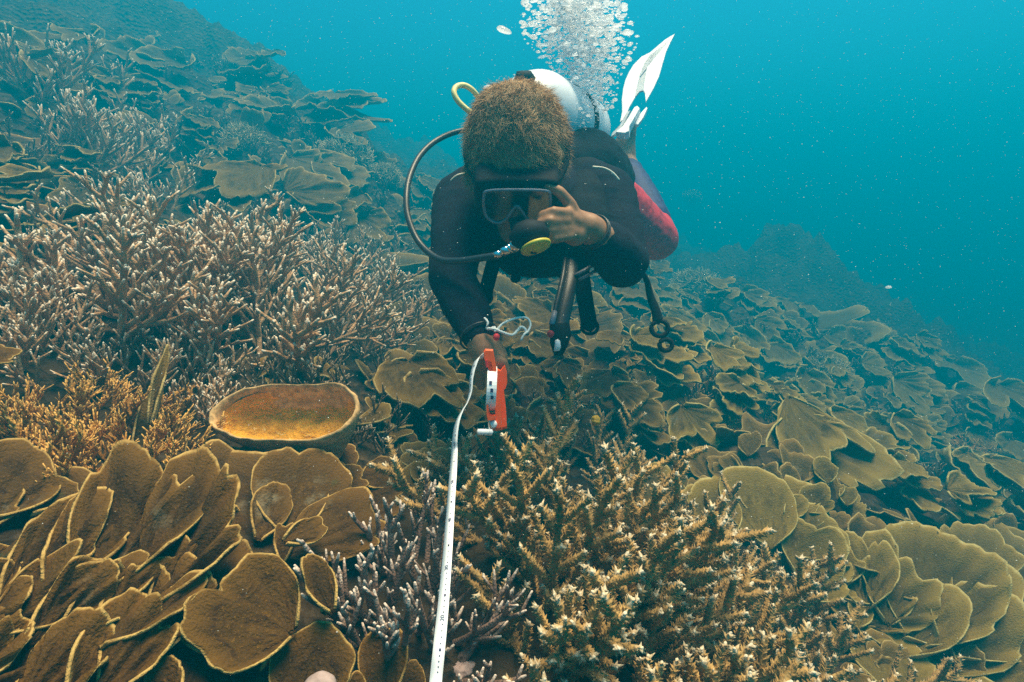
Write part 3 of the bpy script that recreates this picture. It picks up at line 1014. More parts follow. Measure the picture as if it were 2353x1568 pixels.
fuzz('smaller pale soft coral bush beside the feathery one, nearer the diver', 885, 405, 42, 260, 32)
fuzz('yellow brown soft coral clump on the right slope above the stepped plates', 1795, 985, 62, 420, 33, M_BR_GOLD)
fuzz('greenish soft coral hummock on the right slope under the dark mound', 1900, 860, 58, 260, 37)
fuzz('low yellowish soft coral cushion near the right border above the smooth olive plates', 2230, 1050, 60, 260, 38, M_BR_GOLD)
fuzz('grey soft coral cushion high on the left slope above the staghorn thicket', 560, 330, 60, 240, 39)
fuzz('ghostly pale soft coral far behind the red knee', 1590, 455, 26, 160, 34)
fuzz('tan soft coral mound in the haze right of the dangling hose', 1600, 670, 70, 320, 35)
fuzz('ochre soft coral tuft beside the ruffled ridge on the right', 1690, 985, 36, 220, 36, M_BR_GOLD)

# ------------------------------------------------------------------ cup sponge
def cup_sponge():
    d = 0.92
    c = P(655, 955, d)
    n = nrm(UPC * 0.62 - FWD * 0.72 + RT * -0.04)
    rim_px = [(483, 968), (505, 935), (560, 903), (640, 888), (690, 891), (730, 889), (790, 893), (820, 915), (818, 955), (795, 990), (745, 1015), (690, 1022), (600, 1020), (540, 1008), (498, 988)]
    rim = spline([to_plane(u, v, c, n) for u, v in rim_px], 64, True)
    base, _ = hit(690, 1075)
    t = thing('cup_sponge', base, 'big tan cup sponge with an orange pitted hollow and a thick rounded rim', 'sponge')
    lay = []
    cen = rim.mean(0)
    dn = nrm(base - cen)
    prof = [(0.25, -0.13), (0.50, -0.085), (0.76, -0.050), (0.94, -0.022), (1.02, -0.004), (1.022, 0.006), (1.0, 0.009), (0.97, 0.007), (0.945, -0.004), (0.93, -0.02)]
    for s, h in prof:
        q = cen + (rim - cen) * s + (n * h if h > -0.02 else n * h * 0.9 - dn * h * 0.25 + RT * 0.02 * (1 - s))
        lay.append(q)
    V = np.vstack(lay)
    V = V + nrm(V - cen) * (fbm(V * 24, 4, 4) * 0.0055)[:, None]
    m = 64
    q = [(k * m + a, k * m + (a + 1) % m, (k + 1) * m + (a + 1) % m, (k + 1) * m + a) for k in range(len(lay) - 1) for a in range(m)]
    b = MB()
    b.add(V, q)
    b.build('wall', M_SPONGE_OUT, t)
    lay = []
    for s, h in [(0.945, -0.008), (0.92, -0.020), (0.86, -0.033), (0.74, -0.043), (0.58, -0.049), (0.40, -0.052), (0.2, -0.054), (0.002, -0.055)]:
        lay.append(cen + (rim - cen) * s + n * h)
    V = np.vstack(lay)
    V = V + n * (fbm(V * 60, 8, 3) * 0.004)[:, None]
    q = [(k * m + a, k * m + (a + 1) % m, (k + 1) * m + (a + 1) % m, (k + 1) * m + a) for k in range(len(lay) - 1) for a in range(m)]
    b = MB()
    b.add(V, q)
    b.build('hollow', M_SPONGE_IN, t)


cup_sponge()


def lump(name, label, cat, u, v, rpx, mat, d=None, squash=0.8, seed=1, am=0.18):
    if d is None:
        p, d = hit(u, v)
    p = P(u, v, d)
    R = rpx / FPX * d
    b = MB()
    b.ellipsoid(p, [RT, FWD, UPC], (R, R, R * squash), 36, 24)
    V = b.V[0]
    b.V[0] = V + nrm(V - p) * (R * am * fbm((V - p) / R * 2.2, seed, 4))[:, None]
    return tag(b.build(name, mat), label, cat)


M_YSPONGE = plain('yellow_sponge', (0.42, 0.36, 0.08), 0.9, var=0.4, scale=120, bmp=0.004)
M_PINKLUMP = plain('pink_encrusted_rock', (0.42, 0.30, 0.27), 0.9, var=0.3, scale=50, bmp=0.004)
M_OCHRE = plain('ochre_sea_squirt', (0.50, 0.30, 0.02), 0.7, var=0.3, scale=150)
lump('yellow_sponge', 'ragged yellow green sponge wedged between the notched plate and the bright rimmed fan', 'sponge', 645, 1480, 34, M_YSPONGE, 0.72, 1.25, 3, 0.35)
lump('coral_knob', 'smooth pale pink knob at the bottom edge before the bright rimmed fan', 'coral', 735, 1583, 38, M_PINKLUMP, 0.52, 0.9, 4, 0.05)
lump('coral_knob', 'pinkish brown rock lump at the foot of the white tape', 'rock', 1062, 1540, 26, M_PINKLUMP, 0.72, 0.8, 5, 0.25)
lump('sea_squirt', 'tiny ochre yellow sea squirt at the right end of the bottlebrush top', 'sea squirt', 1369, 967, 10, M_OCHRE, 1.02, 1.2, 6, 0.2)
lump('sea_squirt', 'tiny orange sea squirt left of the bent arm', 'sea squirt', 1000, 515, 7, M_OCHRE, 1.9, 0.7, 7, 0.2)

# ------------------------------------------------------------------ nameless growth that covers the slope
def inside(x, y, poly):
    c = False
    for i in range(len(poly)):
        (x1, y1), (x2, y2) = poly[i], poly[i - 1]
        if (y1 > y) != (y2 > y) and x < (x2 - x1) * (y - y1) / (y2 - y1) + x1:
            c = not c
    return c


FRONT_AREA = [(1000, 1180), (1150, 1040), (1330, 1080), (1560, 1280), (1790, 1400), (2000, 1660), (1000, 1700)]
LEFT_AREA = [(60, 640), (330, 560), (520, 520), (720, 560), (920, 720), (930, 860), (560, 860), (100, 800)]


def ground_cover():
    rs = np.random.default_rng(77)
    b = MB()
    for k in range(1500):
        u, v = rs.uniform(-250, 2600), rs.uniform(60, 1640)
        p, d = hit(u, v)
        if d > 5.5 or d < 1.15 or inside(u, v, FRONT_AREA) or inside(u, v, LEFT_AREA):
            continue
        n0 = Nt(p)
        g = nrm(rs.normal(0, 1, 3) * 0.7 + UPC * 0.8)
        n = nrm(n0 * 0.7 + ZUP * 0.5 - FWD * 0.3 * rs.random() + rs.normal(0, 0.25, 3))
        g = nrm(g - n * (g @ n))
        L = rs.uniform(0.025, 0.085) * (0.6 + 0.35 * min(d, 6))
        plate_mesh(b, p - n0 * 0.01, p + g * L + n0 * L * 0.15, n, rs.uniform(35, 75), int(rs.integers(1, 900)), lob=0.2, wav=0.09, na=22, nr=6, thick=0.004 * max(1, d * 0.6))
    tag(b.build('plate_coral_cover', M_PL_OLIVE), 'small tan plate corals carpeting the slope between the larger colonies', 'coral', kind='stuff')
    b = MB()
    for k in range(1500):
        u, v = rs.uniform(-200, 2550), rs.uniform(150, 1620)
        p, d = hit(u, v)
        if d > 5.5 or d < 1.05 or (d < 1.9 and u > 1420) or inside(u, v, FRONT_AREA):
            continue
        up = nrm(Nt(p) * 0.5 + ZUP * 0.7)
        for q in range(4):
            dd = nrm(up + rs.normal(0, 0.5, 3))
            make_branch(b, p + rs.normal(0, 0.012, 3), dd, rs.uniform(0.03, 0.07) * (0.7 + 0.25 * d), 0.0028 * max(1, d * 0.7), rs, 4, 0.03 * (0.7 + 0.25 * d), up, tip0=0.15, sides=4)
    tag(b.build('branch_coral_cover', M_BR_COVER), 'small branching coral sprigs carpeting the slope between the larger colonies', 'coral', kind='stuff')


ground_cover()


def tiers():
    """Shelf after shelf of plate coral down the hazy part of the slope, each shelf a thing of its own."""
    rs = np.random.default_rng(5)
    done = []
    n = 0
    for k in range(6000):
        if n >= 215:
            break
        u, v = rs.uniform(-60, 2420), rs.uniform(120, 1330)
        p, d = hit(u, v)
        if d < 1.45 or d > 5.0 or inside(u, v, FRONT_AREA) or inside(u, v, LEFT_AREA) or (u < 1000 and 560 < v) or (d < 1.8 and v > 1020) or (u < 950 and rs.random() < 0.93):
            continue
        L = (0.09 + 0.19 * rs.random() ** 1.6) * (0.72 + 0.16 * d)
        if any(np.linalg.norm(p - q) < 0.62 * (L + l) for q, l in done):
            continue
        done.append((p, L))
        n0 = Nt(p)
        nn_ = nrm(n0 * 0.55 + ZUP * 0.45 - FWD * 0.30 + rs.normal(0, 0.13, 3))
        g = nrm(RT * rs.uniform(-0.3, 0.9) - FWD * rs.uniform(0.2, 0.9))
        g = nrm(g - nn_ * (g @ nn_))
        b = MB()
        o = p + n0 * 0.05
        for q in range(int(rs.integers(2, 5))):
            g2 = nrm(g + np.cross(nn_, g) * rs.uniform(-0.9, 0.9))
            oo = o + n0 * 0.03 * q - g * 0.3 * L * q + np.cross(nn_, g) * rs.uniform(-0.4, 0.4) * L
            plate_mesh(b, oo - g2 * L * 0.2, oo + g2 * L * rs.uniform(0.7, 1.05), nn_, rs.uniform(45, 78), int(rs.integers(1, 900)), lob=0.20, wav=0.10, rough=0.006 * d ** 0.5, na=56, nr=9, thick=0.005, cup=0.03)
        tag(b.build('plate_coral', GR if u > 1500 else OL), 'tan shelf of plate coral, one of many tiers fading into the haze', 'coral', 'tiered plate corals on the hazy slope')
        n += 1


tiers()

# ------------------------------------------------------------------ the diver
def capsule(mb, p0, r0, p1, r1, n=7, sides=16):
    """A tapered limb section with round ends."""
    p0, p1 = np.asarray(p0, float), np.asarray(p1, float)
    ax = nrm(p1 - p0)
    th = np.linspace(0.08, math.pi / 2, 6)
    pts = [p0 - ax * r0 * math.cos(a) for a in th[:-1]]
    rr = [r0 * math.sin(a) for a in th[:-1]]
    for f in np.linspace(0, 1, n):
        pts.append(p0 + (p1 - p0) * f)
        rr.append(r0 + (r1 - r0) * f)
    pts += [p1 + ax * r1 * math.cos(a) for a in th[::-1][1:]]
    rr += [r1 * math.sin(a) for a in th[::-1][1:]]
    pts, rr = np.array(pts), np.array(rr)
    u = nrm(np.cross(ax, A3(0.31, 0.17, 0.93) if abs(ax @ A3(0.31, 0.17, 0.93)) < 0.9 else A3(1, 0, 0)))
    w = np.cross(ax, u)
    a = np.linspace(0, 2 * math.pi, sides, endpoint=False)
    ring = u[None] * np.cos(a)[:, None] + w[None] * np.sin(a)[:, None]
    V = (pts[:, None] + ring[None] * rr[:, None, None]).reshape(-1, 3)
    m = len(pts)
    q = [(i * sides + j, i * sides + (j + 1) % sides, (i + 1) * sides + (j + 1) % sides, (i + 1) * sides + j) for i in range(m - 1) for j in range(sides)]
    V = np.vstack([V, pts[:1], pts[-1:]])
    k0, k1, b = m * sides, m * sides + 1, (m - 1) * sides
    tr = [(k0, (k + 1) % sides, k) for k in range(sides)] + [(k1, b + k, b + (k + 1) % sides) for k in range(sides)]
    mb.add(V, q, tr)


def chain(mb, pts, rads):
    for a, b, ra, rb in zip(pts[:-1], pts[1:], rads[:-1], rads[1:]):
        capsule(mb, a, ra, b, rb)


def fuse(mb, name, mat, voxel, smooth=4, parent=None, wrinkle=0.0):
    """One continuous skin over everything in mb."""
    me = mb.mesh('raw')
    o = bpy.data.objects.new('raw', me)
    COL.objects.link(o)
    md = o.modifiers.new('r', 'REMESH')
    md.mode = 'VOXEL'
    md.voxel_size = voxel
    sm = o.modifiers.new('s', 'SMOOTH')
    sm.factor = 0.5
    sm.iterations = smooth
    dg = bpy.context.evaluated_depsgraph_get()
    me2 = bpy.data.meshes.new_from_object(o.evaluated_get(dg))
    bpy.data.objects.remove(o)
    bpy.data.meshes.remove(me)
    me2.name = name
    me2.materials.clear()
    me2.materials.append(mat)
    me2.polygons.foreach_set('use_smooth', np.ones(len(me2.polygons), bool))
    if wrinkle:
        n = len(me2.vertices)
        co = np.zeros(n * 3)
        no = np.zeros(n * 3)
        me2.vertices.foreach_get('co', co)
        me2.vertices.foreach_get('normal', no)
        co, no = co.reshape(-1, 3), no.reshape(-1, 3)
        w = fbm(co * A3(14, 26, 38), 6, 3)
        me2.vertices.foreach_set('co', (co + no * (w * wrinkle)[:, None]).ravel())
        me2.update()
    return link(name, me2, parent)


HC = P(1187, 368, 0.985)                                   # middle of the head
c45, s45 = math.cos(math.radians(54)), math.sin(math.radians(54))
CROWN = UPC * c45 - FWD * s45                              # towards the crown: up and at the camera
FACE = -UPC * s45 - FWD * c45                              # the way the face looks: down and at the camera
SH_R, EL_R, WR_R = P(1062, 462, 1.13), P(1040, 640, 1.0), P(1103, 778, 0.905)
SH_L, EL_L, WR_L = P(1394, 455, 1.13), P(1432, 604, 1.04), P(1352, 522, 0.93)
HIP_L, KNEE_L, ANK_L = P(1400, 470, 1.55), P(1507, 548, 1.74), P(1438, 372, 1.98)
HIP_R, KNEE_R, ANK_R = P(1320, 460, 1.6), P(1335, 455, 1.98), P(1342, 440, 2.35)
CHEST, BELLY = P(1238, 500, 1.21), P(1290, 480, 1.40)


def hand(mb, palm, fingers, thumb, r=1.0):
    chain(mb, *palm)
    for f in fingers:
        chain(mb, f, [0.0088 * r, 0.0080 * r, 0.0074 * r, 0.0064 * r][:len(f)])
    chain(mb, thumb, [0.0125 * r, 0.0100 * r, 0.0092 * r, 0.0078 * r][:len(thumb)])


b = MB()
b.ellipsoid(HC, [RT, FACE, CROWN], (0.076, 0.096, 0.112), 32, 20)
chain(b, [HC + FACE * 0.045 - CROWN * 0.030, HC + FACE * 0.068 - CROWN * 0.092], [0.058, 0.034])           # jaw and chin
b.ellipsoid(HC + FACE * 0.100 - CROWN * 0.018, [RT, FACE, CROWN], (0.015, 0.022, 0.026))                 # nose
b.ellipsoid(HC + FACE * 0.091 - CROWN * 0.055, [RT, FACE, CROWN], (0.028, 0.010, 0.012))                 # lips
for s in (-1, 1):
    b.ellipsoid(HC + RT * s * 0.077 - CROWN * 0.008, [RT, FACE, CROWN], (0.010, 0.020, 0.032))            # ear
    b.ellipsoid(HC + RT * s * 0.032 + FACE * 0.083 + CROWN * 0.012, [RT, FACE, CROWN], (0.014, 0.010, 0.010))  # eye
chain(b, [HC - CROWN * 0.06 - FACE * 0.02, P(1225, 440, 1.12)], [0.056, 0.066])                           # neck
b.ellipsoid(CHEST, [RT, FWD, UPC], (0.160, 0.155, 0.105))
chain(b, [CHEST, BELLY, P(1345, 462, 1.58)], [0.115, 0.120, 0.135])
chain(b, [P(1120, 440, 1.15), SH_R, (SH_R + EL_R) / 2, EL_R, (EL_R + WR_R) / 2, WR_R], [0.06, 0.052, 0.045, 0.036, 0.034, 0.024])
chain(b, [P(1350, 440, 1.15), SH_L, (SH_L + EL_L) / 2, EL_L, (EL_L + WR_L) / 2, WR_L], [0.06, 0.052, 0.046, 0.040, 0.036, 0.024])
chain(b, [HIP_L, (HIP_L + KNEE_L) / 2, KNEE_L, (KNEE_L + ANK_L) / 2, ANK_L], [0.085, 0.072, 0.056, 0.052, 0.036])
chain(b, [ANK_L, P(1436, 330, 1.98), P(1446, 292, 1.97)], [0.036, 0.036, 0.026])
chain(b, [HIP_R, (HIP_R + KNEE_R) / 2, KNEE_R, ANK_R], [0.085, 0.074, 0.056, 0.036])
# left hand before the mask: back of the hand to the camera, thumb up, fingers curled towards the mouth
hand(b, ([WR_L, P(1330, 512, 0.925), P(1300, 503, 0.905), P(1296, 528, 0.905), P(1322, 540, 0.92)], [0.023, 0.021, 0.016, 0.016, 0.019]),
     [[P(1306, 490, 0.895), P(1272, 486, 0.872), P(1247, 494, 0.880), P(1240, 506, 0.90)],
      [P(1302, 508, 0.893), P(1264, 508, 0.868), P(1238, 516, 0.878), P(1234, 527, 0.90)],
      [P(1302, 526, 0.895), P(1262, 530, 0.872), P(1234, 537, 0.882), P(1232, 546, 0.90)],
      [P(1308, 543, 0.900), P(1272, 549, 0.880), P(1242, 550, 0.886), P(1236, 556, 0.90)]],
     [P(1325, 505, 0.92), P(1311, 470, 0.905), P(1285, 440, 0.895), P(1257, 426, 0.892)])
# right hand on the reel: back of the hand up, fingers folded over the grip and down its far side
hand(b, ([WR_R, P(1112, 800, 0.905), P(1122, 822, 0.900), P(1139, 820, 0.912), P(1128, 800, 0.925)], [0.024, 0.026, 0.021, 0.020, 0.020]),
     [[P(1140, 812, 0.905), P(1156, 832, 0.890), P(1162, 858, 0.898), P(1154, 872, 0.912)],
      [P(1145, 818, 0.920), P(1160, 842, 0.912), P(1163, 868, 0.918), P(1154, 882, 0.928)],
      [P(1142, 824, 0.935), P(1157, 850, 0.932), P(1159, 876, 0.936), P(1150, 888, 0.940)],
      [P(1134, 826, 0.945), P(1148, 852, 0.948), P(1150, 874, 0.950), P(1142, 886, 0.950)]],
     [P(1108, 806, 0.895), P(1100, 836, 0.895), P(1101, 866, 0.905), P(1106, 888, 0.914)])
diver = fuse(b, 'person', M_SKIN, 0.0035, 5)
tag(diver, 'scuba diver in black wetsuit reaching down over the reef with an orange reel', 'person')

# wetsuit: trunk and sleeves, then the right leg, the navy left shin and the red left knee
g = 0.006
b = MB()
b.ellipsoid(CHEST, [RT, FWD, UPC], (0.160 + g, 0.155 + g, 0.105 + g))
chain(b, [CHEST, BELLY, P(1345, 462, 1.58)], [0.115 + g, 0.120 + g, 0.135 + g])
chain(b, [P(1225, 440, 1.12), P(1210, 425, 1.09)], [0.078, 0.070])
WC = WR_R + (EL_R - WR_R) * 0.06
chain(b, [P(1120, 440, 1.15), SH_R, (SH_R + EL_R) / 2, EL_R, (EL_R + WR_R) / 2, WC], [0.06 + g, 0.053 + g, 0.045 + g, 0.037 + g, 0.034 + g, 0.023 + g])
WL = WR_L + (EL_L - WR_L) * 0.16
chain(b, [P(1350, 440, 1.15), SH_L, (SH_L + EL_L) / 2, EL_L, (EL_L + WR_L) / 2, WL], [0.06 + g, 0.053 + g, 0.047 + g, 0.041 + g, 0.037 + g, 0.022 + g])
chain(b, [HIP_R, (HIP_R + KNEE_R) / 2, KNEE_R, ANK_R], [0.085 + g, 0.074 + g, 0.056 + g, 0.036 + g])
fuse(b, 'wetsuit', M_SUIT, 0.005, 4, diver, 0.0022)
b = MB()
chain(b, [HIP_L, (HIP_L + KNEE_L) / 2, KNEE_L + (KNEE_L - HIP_L) * 0.02, KNEE_L + (ANK_L - KNEE_L) * 0.22], [0.090, 0.079, 0.066, 0.060])
tag(fuse(b, 'trouser_leg', M_RED, 0.005, 4, diver, 0.002), 'red knee of the wetsuit')
b = MB()
chain(b, [KNEE_L + (ANK_L - KNEE_L) * 0.2, (KNEE_L + ANK_L) / 2, KNEE_L + (ANK_L - KNEE_L) * 0.86], [0.068, 0.060, 0.045])
tag(fuse(b, 'trouser_leg', M_NAVY, 0.005, 4, diver, 0.002), 'navy blue lower leg of the wetsuit')

# hair
rs = np.random.default_rng(5)
b = MB()
b.ellipsoid(HC - FACE * 0.012 + CROWN * 0.006, [RT, FACE, CROWN], (0.083, 0.098, 0.120), 36, 24)
n = 30000
dirs = nrm(rs.normal(0, 1, (n, 3)))
loc = np.stack([dirs @ RT, dirs @ FACE, dirs @ CROWN], -1)
keep = (loc[:, 1] < 0.74 + 0.45 * np.clip(loc[:, 2], 0, 1)) & (loc[:, 2] > -0.35)
dirs = dirs[keep]
cl = noise3(dirs * 4.2, 3)
ORG = HC - FACE * 0.012 + CROWN * 0.006


def strand(d, jit):
    l = A3(d @ RT, d @ FACE, d @ CROWN)
    base = ORG + (RT * l[0] * 0.081 + FACE * l[1] * 0.096 + CROWN * l[2] * 0.118)
    fl = nrm(d * 0.5 + FACE * 0.5 + RT * (0.8 * noise3(d[None] * 2.3, 9)[0]) - CROWN * 0.2 + rs.normal(0, jit, 3))
    return base, fl


cdir = dirs[rs.permutation(len(dirs))[:420]]                # wet locks: strands gather towards the tip of their lock
ctip = []
for d in cdir:
    base, fl = strand(d, 0.3)
    ctip.append(base + fl * rs.uniform(0.018, 0.034))
ctip = np.array(ctip)
near = np.argmax(dirs @ cdir.T, axis=1)
for k in range(len(dirs)):
    d = dirs[k]
    base, fl = strand(d, 0.11)
    L = 0.018 + 0.016 * rs.random()
    e = base + nrm(fl * 0.8 + FACE * 0.3 + rs.normal(0, 0.2, 3)) * L
    e = e + (ctip[near[k]] - e) * rs.uniform(0.1, 0.65)
    m1 = base + fl * L * 0.45 + (e - base) * 0.12
    side = nrm(np.cross(e - base, d + rs.normal(0, 0.4, 3))) * 0.00032
    b.add(np.array([base - side, base + side, m1 + side * 0.8, m1 - side * 0.8, e]), [(0, 1, 2, 3)], [(3, 2, 4)])
b.build('hair', M_HAIR, diver, smooth=False)

# diving mask: skirt, frame, lens (with the notch for the nose) and strap
def mask_outline(w, h, notch):
    p = [(-w * 0.86, h), (0, h * 1.06), (w * 0.86, h), (w, h * 0.72), (w * 1.02, 0), (w * 0.94, -h * 0.62), (w * 0.66, -h), (w * 0.36, -h * 0.82), (w * 0.17, -h * notch), (0, h * (0.16 - notch * 0.3)), (-w * 0.17, -h * notch), (-w * 0.36, -h * 0.82), (-w * 0.66, -h), (-w * 0.94, -h * 0.62), (-w * 1.02, 0), (-w, h * 0.72)]
    return spline(np.array([(x, y, 0) for x, y in p]), 64, True)[:, :2]


MO = HC + FACE * 0.122 + CROWN * 0.000
gear = bpy.data.objects.new('diving_mask', None)
COL.objects.link(gear)
gear.parent = diver
b = MB()
b.prism(mask_outline(0.067, 0.045, 0.1), MO - FACE * 0.032, RT, CROWN, 0.05, bev=0.05)  # skirt oversized in black, also standing in for the shade over the cheeks
b.build('skirt', M_BLACK, gear)
b = MB()
b.tube(MO[None] + mask_outline(0.052, 0.033, 0.3) @ np.stack([RT, CROWN]), 0.0024, 8, closed=True)
b.build('frame', M_GREY, gear)
b = MB()
b.prism(mask_outline(0.050, 0.031, 0.3), MO - FACE * 0.003, RT, CROWN, 0.004)
b.build('lens', M_LENS, gear, smooth=False)
b = MB()
a = np.linspace(0, 2 * math.pi, 48, endpoint=False)
b.tube(HC[None] + np.outer(np.sin(a) * 0.082, RT) + np.outer(np.cos(a) * 0.102, FACE) + np.outer(0.02 - 0.02 * np.cos(a), CROWN), 0.009, 8, closed=True, squash=0.35, ref=CROWN)
b.build('strap', M_BLACK, gear)

# buoyancy vest over the trunk, with its straps, rings, buckle and pale piping
b = MB()
b.ellipsoid(CHEST + FWD * 0.03, [RT, FWD, UPC], (0.150, 0.150, 0.125))
chain(b, [P(1130, 430, 1.15), P(1150, 520, 1.07), P(1190, 590, 1.10)], [0.056, 0.052, 0.04])
chain(b, [P(1345, 425, 1.15), P(1345, 520, 1.07), P(1310, 600, 1.10)], [0.056, 0.052, 0.04])
chain(b, [P(1200, 400, 1.22), P(1340, 395, 1.34), P(1372, 420, 1.50)], [0.075, 0.10, 0.10])
vest = fuse(b, 'dive_vest', M_VEST, 0.006, 6, diver, 0.003)


def strap(pts, w, parent, name='strap', mat=M_VEST, loop=True):
    b = MB()
    pts = np.array(pts)
    b.tube(spline(pts, 14), w / 2, 10, squash=0.22, ref=FWD)
    if loop:
        a = np.linspace(0, 2 * math.pi, 20, endpoint=False)
        c = pts[-1]
        b.tube(c[None] + np.outer(np.cos(a) * w * 0.5, RT) + np.outer(np.sin(a) * w * 0.42, UPC), 0.0035, 6, closed=True)
    return b.build(name, mat, parent)


strap([P(1142, 575, 1.07), P(1128, 625, 1.07), P(1113, 684, 1.06)], 0.027, vest)
strap([P(1172, 590, 1.08), P(1180, 615, 1.08), P(1184, 640, 1.08)], 0.014, vest)
strap([P(1335, 600, 1.06), P(1340, 660, 1.05), P(1355, 752, 1.04)], 0.030, vest)
b = MB()
o2 = [(-0.018, -0.006), (0.018, -0.006), (0.019, 0.006), (-0.019, 0.006)]
ux = nrm(RT * 0.85 + UPC * 0.48)
uy = nrm(np.cross(-FWD, ux))
b.tube(P(1346, 628, 1.03)[None] + np.outer([-0.017, 0.017, 0.018, -0.018], ux) + np.outer([-0.005, -0.005, 0.006, 0.006], uy), 0.0032, 8, closed=True)
b.build('buckle', M_GREY, vest)
for pts in ([P(1036, 416, 1.06), P(1052, 403, 1.055), P(1078, 397, 1.06)], [P(1362, 384, 1.05), P(1388, 387, 1.05), P(1408, 398, 1.055), P(1422, 414, 1.06)]):
    b = MB()
    b.tube(spline(pts, 12), 0.0022, 6)
    b.build('piping', M_PIPING, diver)
for c, ax, r_ in ((WR_R + (EL_R - WR_R) * 0.03, EL_R - WR_R, 0.031), (WR_L + (EL_L - WR_L) * 0.10, EL_L - WR_L, 0.029), (WR_L + (EL_L - WR_L) * 0.14, EL_L - WR_L, 0.0295)):
    ax = nrm(ax)
    u = nrm(np.cross(ax, ZUP))
    w = np.cross(ax, u)
    a = np.linspace(0, 2 * math.pi, 28, endpoint=False)
    b = MB()
    b.tube(c[None] + np.outer(np.cos(a) * r_, u) + np.outer(np.sin(a) * r_, w), 0.0019, 6, closed=True)
    b.build('bracelet', M_HOSE, diver)

# white fin on the raised left foot
fin = bpy.data.objects.new('swim_fin', None)
COL.objects.link(fin)
fin.parent = diver


def fin_shape(px, name, mat, d0=1.93, thick=0.006, dd=0.0):
    """Outline in the plane of the fin; the plane leans away to the upper right."""
    n = nrm(-FWD * 0.8 + UPC * 0.45 - RT * 0.25)
    o = P(1445, 290, d0) + n * dd
    ax = nrm(np.cross(UPC, n))
    ay = np.cross(n, ax)
    pts = np.array([to_plane(u, v, o, n) for u, v in px])
    q = np.stack([(pts - o) @ ax, (pts - o) @ ay], -1)
    b = MB()
    b.prism(q, o, ax, ay, thick, bev=0.03)
    return b.build(name, mat, fin, smooth=False)


fin_shape([(1551, 79), (1528, 93), (1508, 110), (1494, 122), (1474, 132), (1456, 150), (1445, 168), (1437, 186), (1432, 206), (1429, 230), (1430, 258), (1425, 282), (1432, 276), (1440, 264), (1446, 248), (1453, 236), (1459, 226),
           (1464, 200), (1472, 172), (1481, 146), (1495, 126), (1520, 108)], 'blade', M_FIN)
fin_shape([(1551, 79), (1541, 98), (1530, 122), (1522, 150), (1514, 178), (1502, 204), (1484, 236), (1482, 216), (1478, 209), (1482, 180), (1488, 150), (1496, 127), (1522, 106)], 'blade', M_FIN)
fin_shape([(1498, 122), (1488, 150), (1482, 180), (1478, 210), (1470, 212), (1459, 226), (1464, 200), (1472, 172), (1482, 146)], 'center_panel', M_FINGREY, dd=-0.004)
fin_shape([(1459, 254), (1466, 251), (1471, 257), (1460, 276), (1447, 298), (1446, 310), (1436, 314), (1416, 312), (1432, 298), (1446, 276)], 'foot_pocket', M_FIN, thick=0.03, dd=0.012)
fin_shape([(1486, 249), (1488, 252), (1478, 274), (1466, 290), (1460, 288), (1464, 278), (1474, 262)], 'rail', M_FIN, thick=0.012)
fin_shape([(1404, 318), (1408, 308), (1422, 296), (1440, 262), (1449, 256), (1436, 284), (1424, 302)], 'strap', M_FINGREY, thick=0.012, dd=0.004)

# ------------------------------------------------------------------ scuba tank
T0, T1 = P(1236, 262, 1.27), P(1338, 300, 1.72)
TA = nrm(T1 - T0)
tank = thing('scuba_tank', T0, 'white scuba tank on the diver\'s back, beaded with tiny bubbles', 'scuba tank')
u = nrm(np.cross(TA, ZUP))
w = np.cross(TA, u)
b = MB()
prof = [(-0.105, 0.022), (-0.10, 0.030), (-0.085, 0.048), (-0.062, 0.070), (-0.035, 0.085), (0, 0.0915), (0.10, 0.092), (0.30, 0.092), (0.45, 0.092), (0.48, 0.086), (0.495, 0.06), (0.50, 0.01)]
b.tube([T0 + TA * a for a, r in prof], [r for a, r in prof], 48)
b.build('cylinder', M_TANK, tank)
b = MB()
b.tube([T0 + TA * 0.20, T0 + TA * 0.245], [0.0955, 0.0955], 48, cap=False)
b.tube([T0 + TA * 0.20, T0 + TA * 0.245], [0.0925, 0.0925], 48, cap=False)
b.build('tank_band', M_VEST, tank)
b = MB()
V0 = T0 - TA * 0.10
b.tube([V0 + TA * 0.02, V0 - TA * 0.03], [0.018, 0.017], 16)
KN = P(1205, 181, 1.17)
b.tube([V0 - TA * 0.012, KN - UPC * 0.012], [0.011, 0.010], 12)
b.build('valve', M_METAL, tank)
b = MB()
kd = nrm(RT * 0.9 + UPC * 0.06)
prof = [(-0.0165, 0.011), (-0.0155, 0.0145), (-0.006, 0.0155), (0.008, 0.0150), (0.0145, 0.0135), (0.0165, 0.010)]
b.tube([KN + kd * a for a, r in prof], [r for a, r in prof], 16)
b.build('valve_knob', M_BLACK, tank)

# ------------------------------------------------------------------ regulator
RG0 = P(1212, 574, 0.865)
reg = thing('breathing_regulator', RG0, 'regulator with a yellow oval cover in the diver\'s mouth, its black hose looping far left', 'regulator')
ra = nrm(-UPC * 0.92 - FWD * 0.24 + RT * 0.31)
b = MB()
prof = [(-0.042, 0.016), (-0.030, 0.030), (-0.014, 0.031), (-0.007, 0.025)]
b.tube([RG0 + ra * (a - 0.002) + RT * 0.010 for a, r in prof], [r for a, r in prof], 28)
b.tube([RG0 - ra * 0.02, HC + FACE * 0.092 - CROWN * 0.052], [0.016, 0.014], 14)
b.build('second_stage', M_BLACK, reg)
b = MB()
YC = P(1232, 570, 0.858)
prof = [(-0.004, 0.0235), (-0.001, 0.0240), (0.001, 0.0230), (0.002, 0.018), (0.0025, 0.008)]
b.tube([YC + ra * a for a, r in prof], [r for a, r in prof], 32)
b.build('purge_cover', M_YELLOW, reg)
b = MB()
f0, f1 = P(1138, 588, 0.880), P(1189, 563, 0.868)
